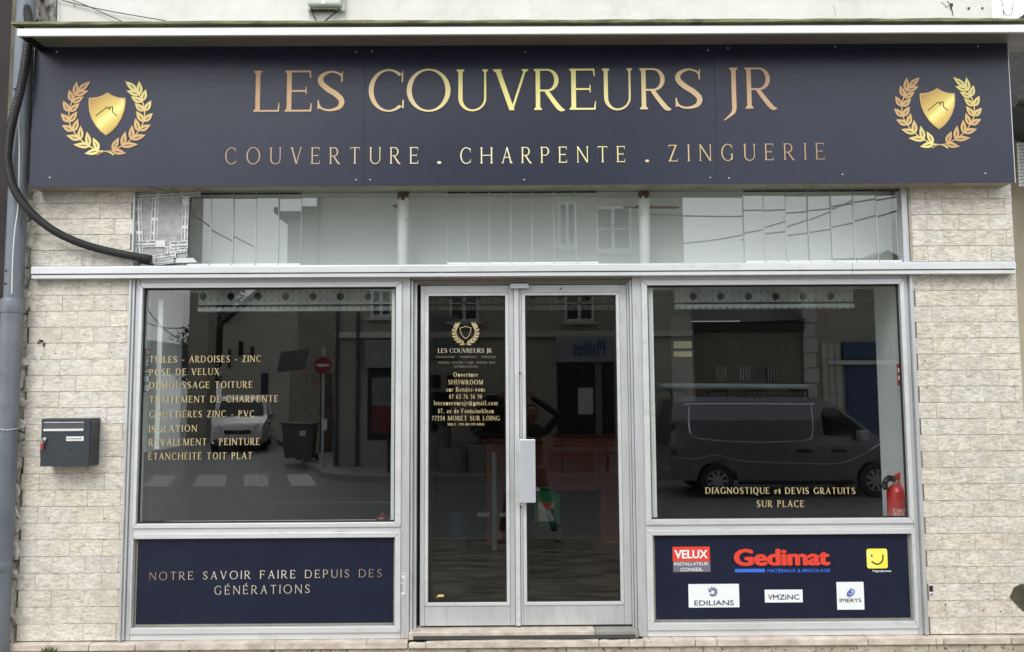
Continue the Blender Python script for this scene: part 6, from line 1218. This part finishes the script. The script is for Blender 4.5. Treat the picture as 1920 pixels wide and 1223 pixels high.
def person(lab, X, Y, Zf, jacket, trousers, feet, hipz, shoulder, neck, head, arms, shoes, look):
    t = thing('person', lab, 'person', (X, Y, Zf)); cx_ = X
    hp = (X, Y, hipz); V = [hp, (X, Y + .01, hipz + .18), (X, Y + .005, hipz + .36), (X, Y - .01, shoulder), (*neck,)]; E_ = [(0, 1), (1, 2), (2, 3), (3, 4)]; Rr = [(.16, .11), (.145, .10), (.165, .115), (.13, .085), (.055, .055)]
    for (sh, el, wr_) in arms:
        i = len(V); V += [sh, el, wr_]; E_ += [(3, i), (i, i + 1), (i + 1, i + 2)]; Rr += [.066, .052, .034]
    body = skinmesh('jacket', V, E_, Rr, jacket, t)
    V = [hp]; E_ = []; Rr = [(.155, .12)]
    for (fx, fy), s_ in zip(feet, (-1, 1)):
        i = len(V); kx = (X + s_ * .1 + fx) / 2; V += [(X + s_ * .095, Y, hipz - .08), (kx, (Y + fy) / 2 + .03, (hipz + Zf) / 2 + .02), (fx, fy, Zf + .11)]; E_ += [(0, i), (i, i + 1), (i + 1, i + 2)]; Rr += [.10, .066, .048]
    skinmesh('trousers', V, E_, Rr, trousers, t)
    for (fx, fy), s_ in zip(feet, (-1, 1)): skinmesh('shoe', [(fx, fy - .05, Zf + .055), (fx + s_ * .015, fy + .06, Zf + .045), (fx + s_ * .03, fy + .17, Zf + .035)], [(0, 1), (1, 2)], [(.045, .052), (.045, .04), (.038, .03)], shoes, t)
    # head with a face
    b2 = bmesh.new(); bmesh.ops.create_uvsphere(b2, u_segments=28, v_segments=20, radius=1); H = Vector(head)
    for v in b2.verts:
        c = v.co.copy(); x, y, z = c.x * .076, c.y * .096, c.z * .118
        if z < 0: x *= 1 - .28 * (-z / .118) ** 1.5; y *= 1 - .12 * (-z / .118)
        if y > .05 and abs(x) < .016 and -.04 < z < .012: y += .020 * (1 - abs(x) / .016) * (1 if z < -.02 else .6)
        if y > .04 and .008 < z < .028 and .015 < abs(x) < .045: y -= .010
        if y > .05 and abs(x) < .03 and -.062 < z < -.050: y -= .004
        v.co = Vector((x, y, z)); v.co.rotate(Matrix.Rotation(look[0], 3, 'X')); v.co += H
    me = bpy.data.meshes.new('head'); b2.to_mesh(me); b2.free(); hd = link('head', me, M_skin, t, smooth=True)
    rot = Matrix.Rotation(look[0], 3, 'X')
    for s_ in (-1, 1):
        p = H + rot @ Vector((s_ * .029, .085, .016)); e_ = MB().lathe(tuple(p), [(.0, -.009), (.008, -.005), (.010, 0), (.008, .005), (0, .009)], 10, 'y', cap=False).build('eye', M_ink, hd, smooth=True); 
        p = H + rot @ Vector((s_ * .078, -.005, 0)); MB().lathe(tuple(p), [(.0, -.008), (.022, -.004), (.028, 0), (.02, .006), (0, .008)], 12, 'x', cap=False).build('ear', M_skin, hd, smooth=True)
    p = H + rot @ Vector((0, .088, -.058)); MB().box(p.x - .022, p.x + .022, p.y - .006, p.y + .003, p.z - .004, p.z + .003).build('mouth', mat('lips', (.25, .10, .08), .5), hd, bevel=.002)
    b2 = bmesh.new(); bmesh.ops.create_uvsphere(b2, u_segments=26, v_segments=18, radius=1)
    for v in b2.verts: v.co = Vector((v.co.x * .083, v.co.y * .100 - .008, v.co.z * .125 + .006)) * (1 + .04 * noise.noise(v.co * 9))
    bmesh.ops.bisect_plane(b2, geom=b2.verts[:] + b2.edges[:] + b2.faces[:], plane_co=(0, .045, .05), plane_no=(0, .75, -.5), clear_outer=True)
    for v in b2.verts: v.co.rotate(rot); v.co += H
    me = bpy.data.meshes.new('hair'); b2.to_mesh(me); b2.free(); link('hair', me, M_hair, hd, smooth=True)
    skinmesh('neck', [tuple(H + Vector((0, -.02, -.09))), (neck[0], neck[1], neck[2] - .03)], [(0, 1)], [.05, .055], M_skin, t, 0, 1)
    return t
M_jk = mat('jacket_dark', (.03, .034, .03), .85, bump=.2, bscale=30); M_tr = mat('trousers_dark', (.018, .018, .020), .9); M_sn = mat('shoes_pale', (.38, .35, .30), .7)
# the photographer holds the phone at the point of view, both arms raised
ph = thing('phone', 'dark smartphone held up sideways by the photographer', 'phone', (.03, -5.125, 1.99)); bar(ph, 'case', -.05, .11, -5.133, -5.1235, 1.955, 2.03, M_black, .004); bar(ph, 'screen', -.045, .105, -5.1345, -5.1332, 1.96, 2.025, M_gap, 0)
X, Y = .17, -5.50
pp = person('person in a dark jacket holding a phone up, mirrored in the door glass', X, Y, 0, M_jk, M_tr, ((-.10, -5.42), (.46, -5.38)), .93, 1.44, (X, Y + .01, 1.52), (X, Y + .04, 1.665), (((X - .19, Y, 1.42), (X - .33, Y + .08, 1.66), (-.075, -5.2, 1.89)), ((X + .19, Y, 1.42), (X + .36, Y + .08, 1.64), (.16, -5.2, 1.88))), M_sn, (R(12), 0))
hand(pp, (-.078, -5.195, 1.895), (.15, .5, .8), (1, .12, 0), .5); hand(pp, (.162, -5.195, 1.885), (-.25, .45, .85), (-1, .12, 0), .5)
